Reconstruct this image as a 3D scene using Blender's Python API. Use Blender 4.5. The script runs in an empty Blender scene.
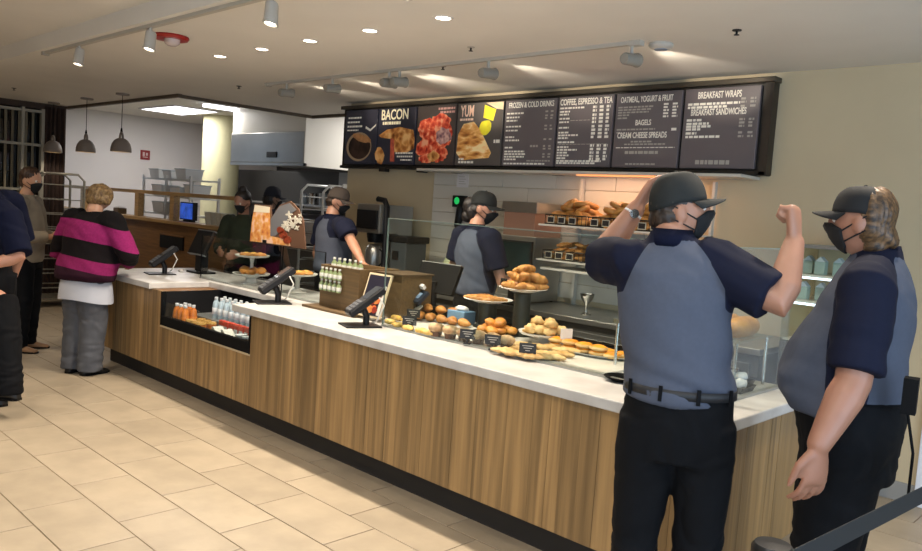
import bpy, bmesh, math, random
import numpy as np
from mathutils import Vector, Matrix, noise
random.seed(7)
SC = bpy.context.scene
COL = SC.collection

# ------------------------------------------------------------------ camera
F_PX, YAW, PITCH, ROLL, CAM_H = 785.6, .76464, -.083223, .066971, 1.62
_f = Vector((-math.sin(YAW)*math.cos(PITCH), math.cos(YAW)*math.cos(PITCH), math.sin(PITCH)))
_r = Vector((math.cos(YAW), math.sin(YAW), 0)); _u = _r.cross(_f)
RGT = math.cos(ROLL)*_r + math.sin(ROLL)*_u
UPV = -math.sin(ROLL)*_r + math.cos(ROLL)*_u
FWD = _f
CAMP = Vector((0, 0, CAM_H))
cam = bpy.data.cameras.new('camera'); camo = bpy.data.objects.new('camera', cam); COL.objects.link(camo)
cam.sensor_width = 36; cam.lens = F_PX/922*36; cam.clip_start = .05
mw = Matrix.Identity(4)
for i in range(3):
    mw[i][0] = RGT[i]; mw[i][1] = UPV[i]; mw[i][2] = -FWD[i]; mw[i][3] = CAMP[i]
camo.matrix_world = mw
SC.camera = camo
def ray(x, y): return RGT*((x-461)/F_PX) + UPV*(-(y-275.5)/F_PX) + FWD
def at(x, y, d): return CAMP + ray(x, y)*d
def zat(x, y, z): r = ray(x, y); return CAMP + r*((z-CAM_H)/r.z)
def yat(x, y, Y): r = ray(x, y); return CAMP + r*(Y/r.y)
def xat(x, y, X): r = ray(x, y); return CAMP + r*(X/r.x)

# ------------------------------------------------------------------ world, light, exposure
w = bpy.data.worlds.new('World'); SC.world = w; w.use_nodes = True
bg = w.node_tree.nodes['Background']; bg.inputs[0].default_value = (.62, .78, 1, 1); bg.inputs[1].default_value = 1.0
SC.view_settings.view_transform = 'Standard'; SC.view_settings.look = 'None'
SC.view_settings.exposure = -0.42; SC.view_settings.gamma = 1.0
SC.view_settings.use_curve_mapping = False
def add_light(name, kind, loc, energy, col, direction=None, parent=None, **kw):
    l = bpy.data.lights.new(name, kind); l.energy = energy; l.color = col
    for k, v in kw.items(): setattr(l, k, v)
    o = bpy.data.objects.new(name, l); COL.objects.link(o)
    o.location = loc
    if direction is not None: o.rotation_euler = Vector(direction).to_track_quat('-Z', 'Y').to_euler()
    if parent is not None:
        o.parent = parent; o.location = Vector(loc) - world_loc(parent)
    return o
def world_loc(o):
    v = Vector((0, 0, 0))
    while o is not None: v += o.location; o = o.parent
    return v
DAY = (.60, .78, 1.0); WARM = (1.0, .87, .71)
# daylight that comes in through the two shop windows (built below) behind and right of the camera
add_light('daylight_front_window', 'AREA', (.55, -2.42, 1.5), 150, DAY, (0, 1, -.1), shape='RECTANGLE', size=3.4, size_y=2.3)
add_light('daylight_side_window', 'AREA', (2.53, 1.2, 1.45), 195, DAY, (-1, .15, -.1), shape='RECTANGLE', size=3.8, size_y=2.3)

# ------------------------------------------------------------------ mesh helpers
class MB:
    def __init__(s): s.v = []; s.f = []; s.m = []; s.mi = 0
    def add(s, vs, fs):
        b = len(s.v); s.v += [tuple(v) for v in vs]
        for f in fs: s.f.append(tuple(b+i for i in f)); s.m.append(s.mi)
        return s
    def box(s, lo, hi, bev=0):
        x0, y0, z0 = lo; x1, y1, z1 = hi
        if bev:
            c = [(x0+x1)/2, (y0+y1)/2, (z0+z1)/2]; h = [(x1-x0)/2, (y1-y0)/2, (z1-z0)/2]
            bev = min(bev, min(h)*.95); bm = bmesh.new(); bmesh.ops.create_cube(bm, size=2)
            for v in bm.verts: v.co = Vector((c[i]+v.co[i]*h[i] for i in range(3)))
            bmesh.ops.bevel(bm, geom=bm.edges[:], offset=bev, segments=2, profile=.5, affect='EDGES')
            bm.verts.index_update()
            s.add([v.co for v in bm.verts], [[v.index for v in f.verts] for f in bm.faces]); bm.free(); return s
        return s.add([(x0,y0,z0),(x1,y0,z0),(x1,y1,z0),(x0,y1,z0),(x0,y0,z1),(x1,y0,z1),(x1,y1,z1),(x0,y1,z1)],
              [(0,3,2,1),(4,5,6,7),(0,1,5,4),(1,2,6,5),(2,3,7,6),(3,0,4,7)])
    def obox(s, c, ax, h):   # oriented box: centre, three axes, half sizes
        c = Vector(c); vs = []
        for k in (-1, 1):
            for j in (-1, 1):
                for i in (-1, 1): vs.append(c + ax[0]*(i*h[0]) + ax[1]*(j*h[1]) + ax[2]*(k*h[2]))
        return s.add(vs, [(0,2,3,1),(4,5,7,6),(0,1,5,4),(1,3,7,5),(3,2,6,7),(2,0,4,6)])
    def loft(s, rings, cap=True):
        n = len(rings[0]); vs = [p for r in rings for p in r]; fs = []
        for i in range(len(rings)-1):
            for j in range(n):
                k = (j+1) % n; fs.append((i*n+j, i*n+k, (i+1)*n+k, (i+1)*n+j))
        if cap: fs.append(tuple(range(n-1, -1, -1))); fs.append(tuple((len(rings)-1)*n+j for j in range(n)))
        return s.add(vs, fs)
    def tube(s, pts, rad, n=10, round_ends=False):
        pts = [Vector(p) for p in pts]
        if not isinstance(rad, (list, tuple)): rad = [rad]*len(pts)
        rad = list(rad)
        if round_ends:
            d0 = (pts[0]-pts[1]).normalized(); d1 = (pts[-1]-pts[-2]).normalized()
            r0, r1 = rad[0], rad[-1]
            pts = [pts[0]+d0*r0*q for q in (.98, .8, .45)] + pts + [pts[-1]+d1*r1*q for q in (.45, .8, .98)]
            rad = [r0*q for q in (.2, .6, .89)] + rad + [r1*q for q in (.89, .6, .2)]
        rings = []; prev = None
        for i, p in enumerate(pts):
            t = (pts[min(i+1, len(pts)-1)] - pts[max(i-1, 0)]).normalized()
            if prev is None: a = t.orthogonal().normalized()
            else:
                a = prev - t*prev.dot(t)
                a = a.normalized() if a.length > 1e-6 else t.orthogonal().normalized()
            prev = a; b = t.cross(a)
            rings.append([p + a*(rad[i]*math.cos(2*math.pi*j/n)) + b*(rad[i]*math.sin(2*math.pi*j/n)) for j in range(n)])
        return s.loft(rings)
    def cyl(s, a, b, r0, r1=None, n=16):
        return s.tube([a, b], [r0, r0 if r1 is None else r1], n)
    def lathe(s, prof, c=(0, 0, 0), n=24, ax=None, closed=False):   # prof: (radius, height)
        c = Vector(c); X, Y, Z = ax or (Vector((1,0,0)), Vector((0,1,0)), Vector((0,0,1)))
        return s.loft([[c + X*(r*math.cos(2*math.pi*j/n)) + Y*(r*math.sin(2*math.pi*j/n)) + Z*h for j in range(n)] for r, h in (list(prof)+[prof[0]] if closed else prof)], not closed)
    def ell(s, c, r, n=16, m=10, fn=None, ax=None):
        c = Vector(c); X, Y, Z = ax or (Vector((1,0,0)), Vector((0,1,0)), Vector((0,0,1)))
        rings = []
        for i in range(m+1):
            ph = -math.pi/2 + math.pi*(i+.0)/m; ph = max(-1.5, min(1.5, ph)); ring = []
            for j in range(n):
                th = 2*math.pi*j/n; q = Vector((math.cos(ph)*math.cos(th), math.cos(ph)*math.sin(th), math.sin(ph)))
                if fn: q = fn(q)
                ring.append(c + X*(q.x*r[0]) + Y*(q.y*r[1]) + Z*(q.z*r[2]))
            rings.append(ring)
        return s.loft(rings)
    def prism(s, poly, axis_lo, axis_hi, f):   # poly of 2-D points; f(u,v,t)->3-D
        n = len(poly); vs = [f(u, v, axis_lo) for u, v in poly] + [f(u, v, axis_hi) for u, v in poly]
        fs = [tuple(range(n-1, -1, -1)), tuple(range(n, 2*n))] + [(i, (i+1) % n, n+(i+1) % n, n+i) for i in range(n)]
        return s.add(vs, fs)
    def build(s, name, mat, parent=None, smooth=False, loc=None, raw=False):
        me = bpy.data.meshes.new(name)
        off = Vector((0, 0, 0))
        if raw: pass
        elif parent is not None: off = world_loc(parent)
        elif loc is not None: off = Vector(loc)
        me.from_pydata([tuple(Vector(v)-off) for v in s.v], [], s.f)
        o = bpy.data.objects.new(name, me); COL.objects.link(o)
        mats = mat if isinstance(mat, (list, tuple)) else [mat]
        for m_ in mats: me.materials.append(m_)
        if len(mats) > 1: me.polygons.foreach_set('material_index', s.m)
        bm = bmesh.new(); bm.from_mesh(me); bmesh.ops.recalc_face_normals(bm, faces=bm.faces); bm.to_mesh(me); bm.free()
        if smooth:
            me.polygons.foreach_set('use_smooth', [True]*len(me.polygons))
            if smooth != 'all': me.set_sharp_from_angle(angle=math.radians(50))
        if parent is not None: o.parent = parent
        else: o.location = off
        return o
def tag(o, label=None, cat=None, group=None, kind=None):
    if label: o['label'] = label
    if cat: o['category'] = cat
    if group: o['group'] = group
    if kind: o['kind'] = kind
    return o
def thing(name, label, cat, loc, group=None):
    o = bpy.data.objects.new(name, None); COL.objects.link(o); o.location = loc; o.empty_display_size = .1
    return tag(o, label, cat, group)
def dup(root, loc, rotz=0, label=None, scale=None, parent=None):
    r = root.copy(); COL.objects.link(r); r.location = loc; r.rotation_euler = (0, 0, rotz) if not isinstance(rotz, tuple) else rotz
    if scale: r.scale = (scale,)*3 if not isinstance(scale, tuple) else scale
    if label: r['label'] = label
    for ch in list(root.children):
        c = ch.copy(); COL.objects.link(c); c.parent = r
        for g in ch.children:
            d = g.copy(); COL.objects.link(d); d.parent = c
    return r
def rot(o, rz): o.rotation_euler = (0, 0, rz) if not isinstance(rz, tuple) else rz; return o

# ------------------------------------------------------------------ materials
def lin(c):
    if isinstance(c, str): c = tuple(int(c[i:i+2], 16)/255 for i in (0, 2, 4))
    return tuple((x/12.92 if x <= .04045 else ((x+.055)/1.055)**2.4) for x in c[:3]) + (1,)
MATS = {}
def mat(name, col, rough=.6, metal=0, var=0, scale=8, col2=None, bump=0, bscale=40, emit=0, ecol=None, rnd=0, stretch=None, coat=0, spec=None):
    if name in MATS: return MATS[name]
    m = bpy.data.materials.new(name); m.use_nodes = True; nt = m.node_tree; b = nt.nodes['Principled BSDF']
    c = lin(col); b.inputs['Base Color'].default_value = c; b.inputs['Roughness'].default_value = rough; b.inputs['Metallic'].default_value = metal
    if coat: b.inputs['Coat Weight'].default_value = coat; b.inputs['Coat Roughness'].default_value = .15
    if spec is not None: b.inputs['Specular IOR Level'].default_value = spec
    N = nt.nodes.new; L = nt.links.new
    tc = N('ShaderNodeTexCoord'); mp = N('ShaderNodeMapping'); L(tc.outputs['Object'], mp.inputs[0])
    if stretch: mp.inputs['Scale'].default_value = stretch
    out = None
    if var or col2:
        n = N('ShaderNodeTexNoise'); n.inputs['Scale'].default_value = scale; n.inputs['Detail'].default_value = 5; L(mp.outputs[0], n.inputs['Vector'])
        if rnd:
            oi = N('ShaderNodeObjectInfo'); ad = N('ShaderNodeVectorMath'); ad.operation = 'MULTIPLY_ADD'
            L(oi.outputs['Random'], ad.inputs[0]); ad.inputs[1].default_value = (37, 61, 53); L(mp.outputs[0], ad.inputs[2]); L(ad.outputs[0], n.inputs['Vector'])
        cr = N('ShaderNodeValToRGB'); L(n.outputs['Fac'], cr.inputs[0])
        if col2: c0, c1 = c, lin(col2)
        else: c0 = tuple(x*(1-var) for x in c[:3])+(1,); c1 = tuple(min(1, x*(1+var)) for x in c[:3])+(1,)
        cr.color_ramp.elements[0].position = .33; cr.color_ramp.elements[1].position = .67
        cr.color_ramp.elements[0].color = c0; cr.color_ramp.elements[1].color = c1; out = cr.outputs[0]
    if rnd:
        oi = N('ShaderNodeObjectInfo'); mr = N('ShaderNodeMapRange'); L(oi.outputs['Random'], mr.inputs[0])
        mr.inputs[3].default_value = 1-rnd; mr.inputs[4].default_value = 1+rnd
        hs = N('ShaderNodeHueSaturation'); L(mr.outputs[0], hs.inputs['Value'])
        if out: L(out, hs.inputs['Color'])
        else: hs.inputs['Color'].default_value = c
        out = hs.outputs[0]
    if out: L(out, b.inputs['Base Color'])
    if bump:
        n2 = N('ShaderNodeTexNoise'); n2.inputs['Scale'].default_value = bscale; n2.inputs['Detail'].default_value = 4; L(mp.outputs[0], n2.inputs['Vector'])
        bp = N('ShaderNodeBump'); bp.inputs['Strength'].default_value = bump; bp.inputs['Distance'].default_value = .01
        L(n2.outputs['Fac'], bp.inputs['Height']); L(bp.outputs[0], b.inputs['Normal'])
    if emit:
        b.inputs['Emission Strength'].default_value = emit
        if ecol: b.inputs['Emission Color'].default_value = lin(ecol)
        elif out: L(out, b.inputs['Emission Color'])
        else: b.inputs['Emission Color'].default_value = c
    MATS[name] = m; return m
def glass_mat(name, tint=(.93, .97, .96), fac=.10, rough=.02):
    if name in MATS: return MATS[name]
    m = bpy.data.materials.new(name); m.use_nodes = True; nt = m.node_tree; nt.nodes.clear(); N = nt.nodes.new; L = nt.links.new
    o = N('ShaderNodeOutputMaterial'); t = N('ShaderNodeBsdfTransparent'); t.inputs[0].default_value = tint+(1,)
    g = N('ShaderNodeBsdfGlossy'); g.inputs['Roughness'].default_value = rough
    lw = N('ShaderNodeLayerWeight'); lw.inputs[0].default_value = .5
    pw = N('ShaderNodeMath'); pw.operation = 'POWER'; L(lw.outputs['Facing'], pw.inputs[0]); pw.inputs[1].default_value = 3.5
    ad = N('ShaderNodeMath'); ad.operation = 'MULTIPLY_ADD'; L(pw.outputs[0], ad.inputs[0]); ad.inputs[1].default_value = .5; ad.inputs[2].default_value = fac*.25
    mx = N('ShaderNodeMixShader'); L(ad.outputs[0], mx.inputs[0]); L(t.outputs[0], mx.inputs[1]); L(g.outputs[0], mx.inputs[2]); L(mx.outputs[0], o.inputs[0])
    MATS[name] = m; return m
def mat_multi(name, cols, scale=18, rough=.5, emit=.2, stretch=None, dist=.6):
    """mottled print: several colours spread by distorted noise and cells"""
    if name in MATS: return MATS[name]
    m = bpy.data.materials.new(name); m.use_nodes = True; nt = m.node_tree; b = nt.nodes['Principled BSDF']; N = nt.nodes.new; L = nt.links.new
    tc = N('ShaderNodeTexCoord'); mp = N('ShaderNodeMapping'); L(tc.outputs['Object'], mp.inputs[0])
    if stretch: mp.inputs['Scale'].default_value = stretch
    n = N('ShaderNodeTexNoise'); n.inputs['Scale'].default_value = scale; n.inputs['Detail'].default_value = 3; n.inputs['Distortion'].default_value = dist; L(mp.outputs[0], n.inputs['Vector'])
    v = N('ShaderNodeTexVoronoi'); v.inputs['Scale'].default_value = scale*1.3; L(mp.outputs[0], v.inputs['Vector'])
    mx = N('ShaderNodeMath'); mx.operation = 'MULTIPLY_ADD'; L(v.outputs['Distance'], mx.inputs[0]); mx.inputs[1].default_value = .45; L(n.outputs['Fac'], mx.inputs[2])
    cr = N('ShaderNodeValToRGB'); L(mx.outputs[0], cr.inputs[0]); el = cr.color_ramp.elements; k = len(cols)
    el[0].position = .42; el[0].color = lin(cols[0]); el[1].position = .92; el[1].color = lin(cols[-1])
    for i in range(1, k-1): e = el.new(.42+.5*i/(k-1)); e.color = lin(cols[i])
    L(cr.outputs[0], b.inputs['Base Color']); L(cr.outputs[0], b.inputs['Emission Color']); b.inputs['Emission Strength'].default_value = emit; b.inputs['Roughness'].default_value = rough
    MATS[name] = m; return m
M_ceil = mat('ceiling_paint', 'e0dcd4', .75, var=.03, scale=1.5)
M_wall = mat('beige_paint', 'c2b292', .8, var=.04, scale=2)
M_white = mat('white_paint', 'd8d3d0', .8, var=.02, scale=2)
M_dark = mat('black_plastic', '121214', .45, spec=.3)
M_black = mat('matte_black', '0d0d0e', .75, spec=.12)
M_steel = mat('stainless', 'a9a8a3', .32, .9, var=.08, scale=3)
M_chrome = mat('chrome', 'c8c8c6', .22, 1)
M_quartz = mat('quartz_top', 'c6c4c0', .3, var=.06, scale=7, col2='b2afab')
M_oak = mat('oak_plank', '8d7048', .5, var=.34, scale=2.2, rnd=.20, stretch=(1.5, 1.5, .25), bump=.15, bscale=3)
M_oak2 = mat('oak_rail', 'a58455', .5, var=.22, scale=2.5, stretch=(1, 22, 22))
M_walnut = mat('brown_wood', '7a5732', .5, var=.22, scale=2.5, stretch=(1.2, 20, 20))
M_tile = mat('beige_tile', 'a2947f', .42, var=.10, scale=5, rnd=.06, bump=.05, bscale=30)
M_grout = mat('grout', '85745d', .9, var=.1)
M_glass = glass_mat('guard_glass')
M_lampface = mat('lamp_face', 'fff4e0', .5, emit=14, ecol='fff0d8')
M_fluor = mat('fluorescent_panel', 'ffffff', .5, emit=7, ecol='f4f6ff')
# ================================================================== the setting
def struct(name, mb, m, smooth=False): return tag(mb.build(name, m, smooth=smooth), kind='structure')
fl = struct('floor', MB().box((-15, -2.6, -.06), (3, 9.2, -.004)), M_grout)
PY, PX, OX = .316, .606, -4.10
tile_me = MB().box((0, 0, -.004), (PX-.006, PY-.006, 0), .0015)
rest = MB(); first = None; cand = []
for k in range(-12, 26):
    y0 = 1.255 + PY*k
    for n in range(-20, 14):
        x0 = OX - .205*k + PX*n
        x0 = x0 - PX*math.floor((x0+15)/PX) + 0 if False else x0
        if x0 < -15 or x0+PX > 3 or y0 < -2.55 or y0 > 8.9: continue
        d = Vector((x0+.3, y0+.15, -CAM_H)); dep = d.dot(FWD)
        px = 461+F_PX*d.dot(RGT)/dep if dep > .3 else 9999; py = 275.5-F_PX*d.dot(UPV)/dep if dep > .3 else 9999
        vis = -90 < px < 1010 and py < 640 and (y0 < 2.95 or x0 > -1.5 or (x0 < -7.3 and y0 < 4.2))
        cand.append((0 if vis else 1, dep, x0, y0))
cand.sort()
for i, (inv, dep, x0, y0) in enumerate(cand):
    if i < 290 and not inv:
        if first is None:
            first = tile_me.build('floor_tile', M_tile, fl); o = first
        else:
            o = first.copy(); COL.objects.link(o)
        o.location = (x0+.003, y0+.003, random.uniform(-.0006, .0004))
    else: rest.box((x0+.003, y0+.003, -.004), (x0+PX-.003, y0+PY-.003, 0))
tag(rest.build('floor_tiles_far', M_tile, fl), kind='stuff')

CE = 2.70; KC = 2.90; NC = 2.82
ceil = MB()
ceil.box((-11.95, 2.27, CE), (2.7, 4.14, CE+.25)); ceil.box((-8.57, 4.14, CE), (2.7, 5.97, CE+.25))
ceil.box((-11.95, -2.6, NC), (2.7, 2.27, NC+.13)); ceil.box((-15, 4.14, KC), (-8.57, 9.2, KC+.1)); ceil.box((-8.57, 5.97, KC), (-6.9, 9.2, KC+.1))
struct('ceiling', ceil, M_ceil)
M_trim = mat('dark_trim', '54483a', .6)
struct('trim_1', MB().box((-11.95, 4.14, CE-.035), (-8.53, 4.19, CE+.2)), M_trim)
struct('trim_2', MB().box((-8.62, 4.19, CE-.035), (-8.57, 5.97, CE+.2)), M_trim)
struct('trim_3', MB().box((-8.62, 5.97, CE-.035), (-6.9, 6.02, CE+.2)), M_trim)
wb = struct('wall_back', MB().box((-7.02, 5.4, 0), (-1.19, 5.7, CE)).box((-.21, 5.4, 0), (2.7, 5.7, CE)).box((-1.19, 5.4, 2.1), (-.21, 5.7, CE)), M_wall)
struct('wall_kitchen_side', MB().box((-7.02, 5.7, 0), (-6.82, 9.2, KC)), M_white)
struct('wall_kitchen_rear', MB().box((-15, 9.0, 0), (-7.02, 9.2, KC)), mat('kitchen_tile_grey', '3b3835', .5, var=.1))
struct('wall_left', MB().box((-14.3, 4.0, 0), (-14.07, 9.0, KC)), M_white)
# right and front walls with shop windows (out of frame, they let the daylight in)
struct('wall_right', MB().box((2.6, -2.6, 0), (2.75, 5.4, .3)).box((2.6, -2.6, 2.6), (2.75, 5.4, NC)).box((2.6, -2.6, .3), (2.75, -.8, 2.6)).box((2.6, 3.2, .3), (2.75, 5.4, 2.6)), M_wall)
struct('wall_front', MB().box((-11.95, -2.6, 0), (2.75, -2.48, .3)).box((-11.95, -2.6, 2.7), (2.75, -2.48, NC)).box((-11.95, -2.6, .3), (-1.2, -2.48, 2.7)).box((2.3, -2.6, .3), (2.6, -2.48, 2.7)), M_wall)
M_alu = mat('window_metal', '8d9092', .4, .7)
wf = MB()
for y in (-.8, .5, 1.85, 3.14): wf.box((2.62, y, .3), (2.70, y+.06, 2.6))
wf.box((2.62, -.8, .3), (2.70, 3.2, .36)).box((2.62, -.8, 2.54), (2.70, 3.2, 2.6))
wo = struct('window_2', wf, M_alu); MB().box((2.655, -.8, .36), (2.665, 3.2, 2.54)).build('pane', glass_mat('clear_pane', (.97, .98, .99), 0), wo)
wf = MB()
for x in (-1.2, 0, 1.15, 2.24): wf.box((x, -2.57, .3), (x+.06, -2.51, 2.7))
wf.box((-1.2, -2.57, .3), (2.3, -2.51, .36)).box((-1.2, -2.57, 2.64), (2.3, -2.51, 2.7))
wo = struct('window_3', wf, M_alu); MB().box((-1.2, -2.545, .36), (2.3, -2.535, 2.64)).build('pane', MATS['clear_pane'], wo)

# white door in the rear wall, far right
d = struct('door_1', MB().box((-1.19, 5.36, 0), (-1.11, 5.45, 2.1), .006).box((-.29, 5.36, 0), (-.21, 5.45, 2.1), .006).box((-1.11, 5.36, 2.02), (-.29, 5.45, 2.1), .006), mat('door_white', 'dfe3ea', .45))
MB().box((-1.11, 5.39, .01), (-.29, 5.435, 2.02), .004).build('door_leaf', MATS['door_white'], d)
MB().box((-1.05, 5.385, .01), (-.35, 5.392, .25), .002).build('kick_plate', M_steel, d)
MB().tube([(-.38, 5.37, 1.0), (-.38, 5.33, 1.0), (-.49, 5.33, 1.0)], .011).build('handle', M_chrome, d, True)
struct('baseboard_back', MB().box((-2.2, 5.385, 0), (-1.19, 5.4, .12), .003), mat('baseboard_grey', '8f8e8a', .6))

# dark window wall on the far left
XW = -11.9
def wy(px): return xat(px, 150, XW).y
yr = 4.02; yl = 1.2
sw = struct('wall_window_side', MB().box((XW-.2, -2.6, 0), (XW, yl, CE+.12)).box((XW-.2, yr, 0), (XW, 4.14, CE+.12)).box((XW-.2, yl, 0), (XW, yr, .25)).box((XW-.2, yl, 2.62), (XW, yr, NC)), mat('dark_wall', '3a2a1e', .7))
wm = MB()
ys = [yl, 2.0, 2.75, wy(22), wy(42)]
M_mull = mat('mullion_white', '938e80', .5)
for y in ys: wm.box((XW-.06, y-.02, .25), (XW+.03, y+.02, 2.62))
for z in (.25, 1.5, 2.12, 2.58): wm.box((XW-.05, yl, z-.018), (XW+.02, ys[-1], z+.018))
wn = struct('window_1', wm, M_mull)
MB().box((XW-.13, yl, .25), (XW-.12, yr, 2.62)).build('pane', mat('night_pane', '15120f', .08, spec=.6), wn)
sl = MB().box((-.008, 0, 0), (.008, .035, 2.3), .003); s0 = None
yy = yl+.06
while yy < ys[-1]-.05:
    if s0 is None: s0 = sl.build('blind_slat', mat('blind_slat', '8d826c', .6, rnd=.15), wn); o = s0
    else: o = s0.copy(); COL.objects.link(o)
    o.location = (XW-.085, yy, .28); o.rotation_euler = (0, 0, .5); yy += .085
MB().loft([[(XW+.02+.03*math.sin(j*1.9), ys[-1]+.02+(yr+.06-ys[-1])*j/14, z) for j in range(15)] + [(XW-.02+.03*math.sin(j*1.9), ys[-1]+.02+(yr+.06-ys[-1])*j/14, z) for j in range(14, -1, -1)] for z in (.02, 1.2, 2.66)]).build('drape', mat('brown_drape', '33221a', .85, var=.2), wn)

# column
cc = at(221, 150, 13.2); cc.z = 0
co = struct('column_1', MB().lathe([(.30, 0), (.30, KC)], cc, 40), mat('column_cream', 'd3cda4', .7, var=.03), True)
co.name = 'column'
# tile backsplash behind the rear counter: courses of long pale tiles
M_bt = mat('pale_wall_tile', 'cfc9bb', .25, rnd=.04)
bt = MB().box((0, 0, 0), (.596, .012, .126), .002); b0 = None
for r in range(8):
    z = .94+.13*r; x = -5.62 - (.3 if r % 2 else 0)
    while x < -2.9:
        x0 = max(x, -5.62); x1 = min(x+.6, -2.9)
        o = (bt.build('wall_tile', M_bt, wb) if b0 is None else b0.copy())
        if b0 is None: b0 = o
        else: COL.objects.link(o)
        o.location = (x0, 5.386, z); o.scale = ((x1-x0)/.6, 1, 1)
        x += .6

# ================================================================== the counter
YF = 2.90; TOP = .85; XL, XR = -7.5, -1.33; NL, NR, NY = -6.30, -4.98, 3.40; CL, CR = -6.12, -4.77
ct = thing('counter_cabinet', 'long oak plank fronted service counter on a recessed black plinth', 'counter', (-4.4, 3.4, 0))
cb = MB()
cb.box((XL+.06, YF+.024, .16), (CL-.012, 3.9, .80)); cb.box((CR+.012, YF+.024, .16), (XR-.05, 3.9, .80)); cb.box((CL-.012, YF+.024, .16), (CR+.012, 3.9, .50)); cb.box((CL-.012, 3.60, .50), (CR+.012, 3.9, .80))
cb.build('body', M_walnut, ct)
MB().box((XL+.15, 3.0, 0), (XR-.1, 3.85, .16)).build('plinth', mat('plinth_dark', '26221e', .7), ct)
pk = MB().box((0, 0, 0), (1, .022, 1), 0); p0 = None
def plank(x0, x1, z0, z1, side=False):
    global p0
    if p0 is None: p0 = pk.build('plank', M_oak, ct, raw=True); o = p0
    else: o = p0.copy(); COL.objects.link(o)
    L = Vector((-4.4, 3.4, 0))
    if side: o.location = Vector((XR-.03+random.uniform(0, .0015), x0, z0)) - L; o.rotation_euler = (0, 0, math.pi/2)
    else: o.location = Vector((x0, YF+random.uniform(-.0015, .0015), z0)) - L
    o.scale = (x1-x0-.0015, 1, z1-z0)
x = XL+.05
while x < XR-.06:
    wd = random.choice((.075, .1, .13, .16)); x1 = min(x+wd, XR-.03)
    if XR-.03-x1 < .04: x1 = XR-.03
    for a, b in ((CL, CR),):
        if x < a < x1: x1 = a
        if x < b < x1: x1 = b
    plank(x, x1, .16, .525 if CL-.001 <= x < CR-.001 else .80); x = x1
y = YF
while y < 3.9:
    y1 = min(y+random.choice((.1, .13, .16)), 3.9); plank(y, y1, .16, .80, True); y = y1
poly = [(XL, 2.87), (NL, 2.87), (NL, NY), (NR, NY), (NR, 2.87), (XR, 2.87), (XR, 3.95), (XL, 3.95)]
wt = MB().prism(poly, TOP-.05, TOP, lambda u, v, t: (u, v, t))
wto = tag(wt.build('worktop', M_quartz), 'pale speckled quartz worktop notched above the drinks cooler', 'worktop')
bv = wto.modifiers.new('b', 'BEVEL'); bv.width = .006; bv.segments = 2

# half wall with rail behind the left end of the counter
hw = thing('half_wall', 'brown wood half wall with square posts and a long top rail', 'partition', (-10.9, 4.55, 0))
HX0, HX1, HY = -14.05, -7.9, 4.5
MB().box((HX0, HY+.02, 0), (HX1, HY+.14, 1.21)).build('panel', M_walnut, hw)
MB().box((HX0, HY-.05, 1.21), (HX1+.03, HY+.2, 1.25), .004).build('ledge', M_oak2, hw)
MB().box((HX0, HY+.03, 1.555), (HX1, HY+.12, 1.60), .004).build('top_rail', M_oak2, hw)
for px in (84, 139, 174.5):
    x = yat(px, 200, HY+.07).x; MB().box((x-.055, HY+.035, 1.25), (x+.055, HY+.115, 1.555), .003).build('post', M_oak2, hw)
# ================================================================== light fixtures
ring = MB().lathe([(.044, -.004), (.058, -.004), (.060, 0), (.044, 0)], (0, 0, 0), 24, closed=True)
lens = MB().lathe([(.001, -.002), (.043, -.002), (.043, .001), (.001, .001)], (0, 0, 0), 24)
can = None
def downlight(x, y, z, label, energy=60, group='recessed ceiling downlights'):
    global can
    if can is None:
        can = thing('downlight', label, 'ceiling light', (x, y, z), group)
        ring.build('trim_ring', M_white, can, True, raw=True); lens.build('lens', M_lampface, can, raw=True); r = can
    else: r = dup(can, (x, y, z), 0, label)
    add_light('downlight_lamp', 'SPOT', (x, y, z-.02), energy, WARM, (0, 0, -1), r, spot_size=math.radians(130), spot_blend=.6, shadow_soft_size=.035)
    return r
names = ['farthest left of the five', 'second from the left of five', 'middle one of the five', 'fourth from the left of five', 'rightmost of the five']
for i, px in enumerate(((219, 56), (262, 49), (311, 41), (372, 31), (444, 18))):
    p = zat(*px, CE); downlight(p.x, 3.165, CE, 'recessed round downlight above the counter, ' + names[i], 78)
dn = 0
for x in (-9.6, -7.4, -5.2, -3.0, -.8):
    for y in (-.6, 1.1):
        dn += 1; downlight(x, y, NC, 'recessed round downlight over the customer floor', 11)
for x in (-2.1, -.9):
    downlight(x, 3.165, CE, 'recessed round downlight above the right end of the counter', 40)

M_track = mat('track_white', 'b4b0a6', .5)
def track(label, x0, x1, y, z, heads, aim, energy, hm, hlabel, cone=math.radians(40)):
    t = thing('track_rail', label, 'track light rail', ((x0+x1)/2, y, z))
    MB().box((x0, y-.017, z-.022), (x1, y+.017, z)).build('rail', M_track, t)
    MB().box((x0-.03, y-.025, z-.03), (x0+.02, y+.025, z)).build('end_cap', M_track, t)
    MB().box((x1-.02, y-.025, z-.03), (x1+.06, y+.025, z)).build('end_cap', M_track, t)
    for i, x in enumerate(heads):
        p = Vector((x, y, z-.022)); h = thing('track_spotlight', hlabel[i] if isinstance(hlabel, list) else hlabel, 'spotlight', p, 'track spotlights')
        d = Vector(aim).normalized(); c = p - Vector((0, 0, .085))
        MB().cyl(p, p-Vector((0, 0, .05)), .011, n=10).build('stem', M_track, h, True)
        pz = d.cross(Vector((1, 0, 0))).normalized(); px_ = Vector((1, 0, 0))
        MB().lathe([(.012, -.075), (.03, -.072), (.036, -.06), (.038, .045), (.043, .06), (.043, .066), (.034, .066), (.03, .05)], c, 18, (px_, pz, d)).build('lamp_head', hm, h, True)
        MB().lathe([(.001, .052), (.031, .052), (.031, .055), (.001, .055)], c, 16, (px_, pz, d)).build('lens', M_lampface, h)
        if energy: add_light('track_lamp', 'SPOT', c + d*.075, energy, WARM, d, h, spot_size=cone, spot_blend=.7, shadow_soft_size=.03)
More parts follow.
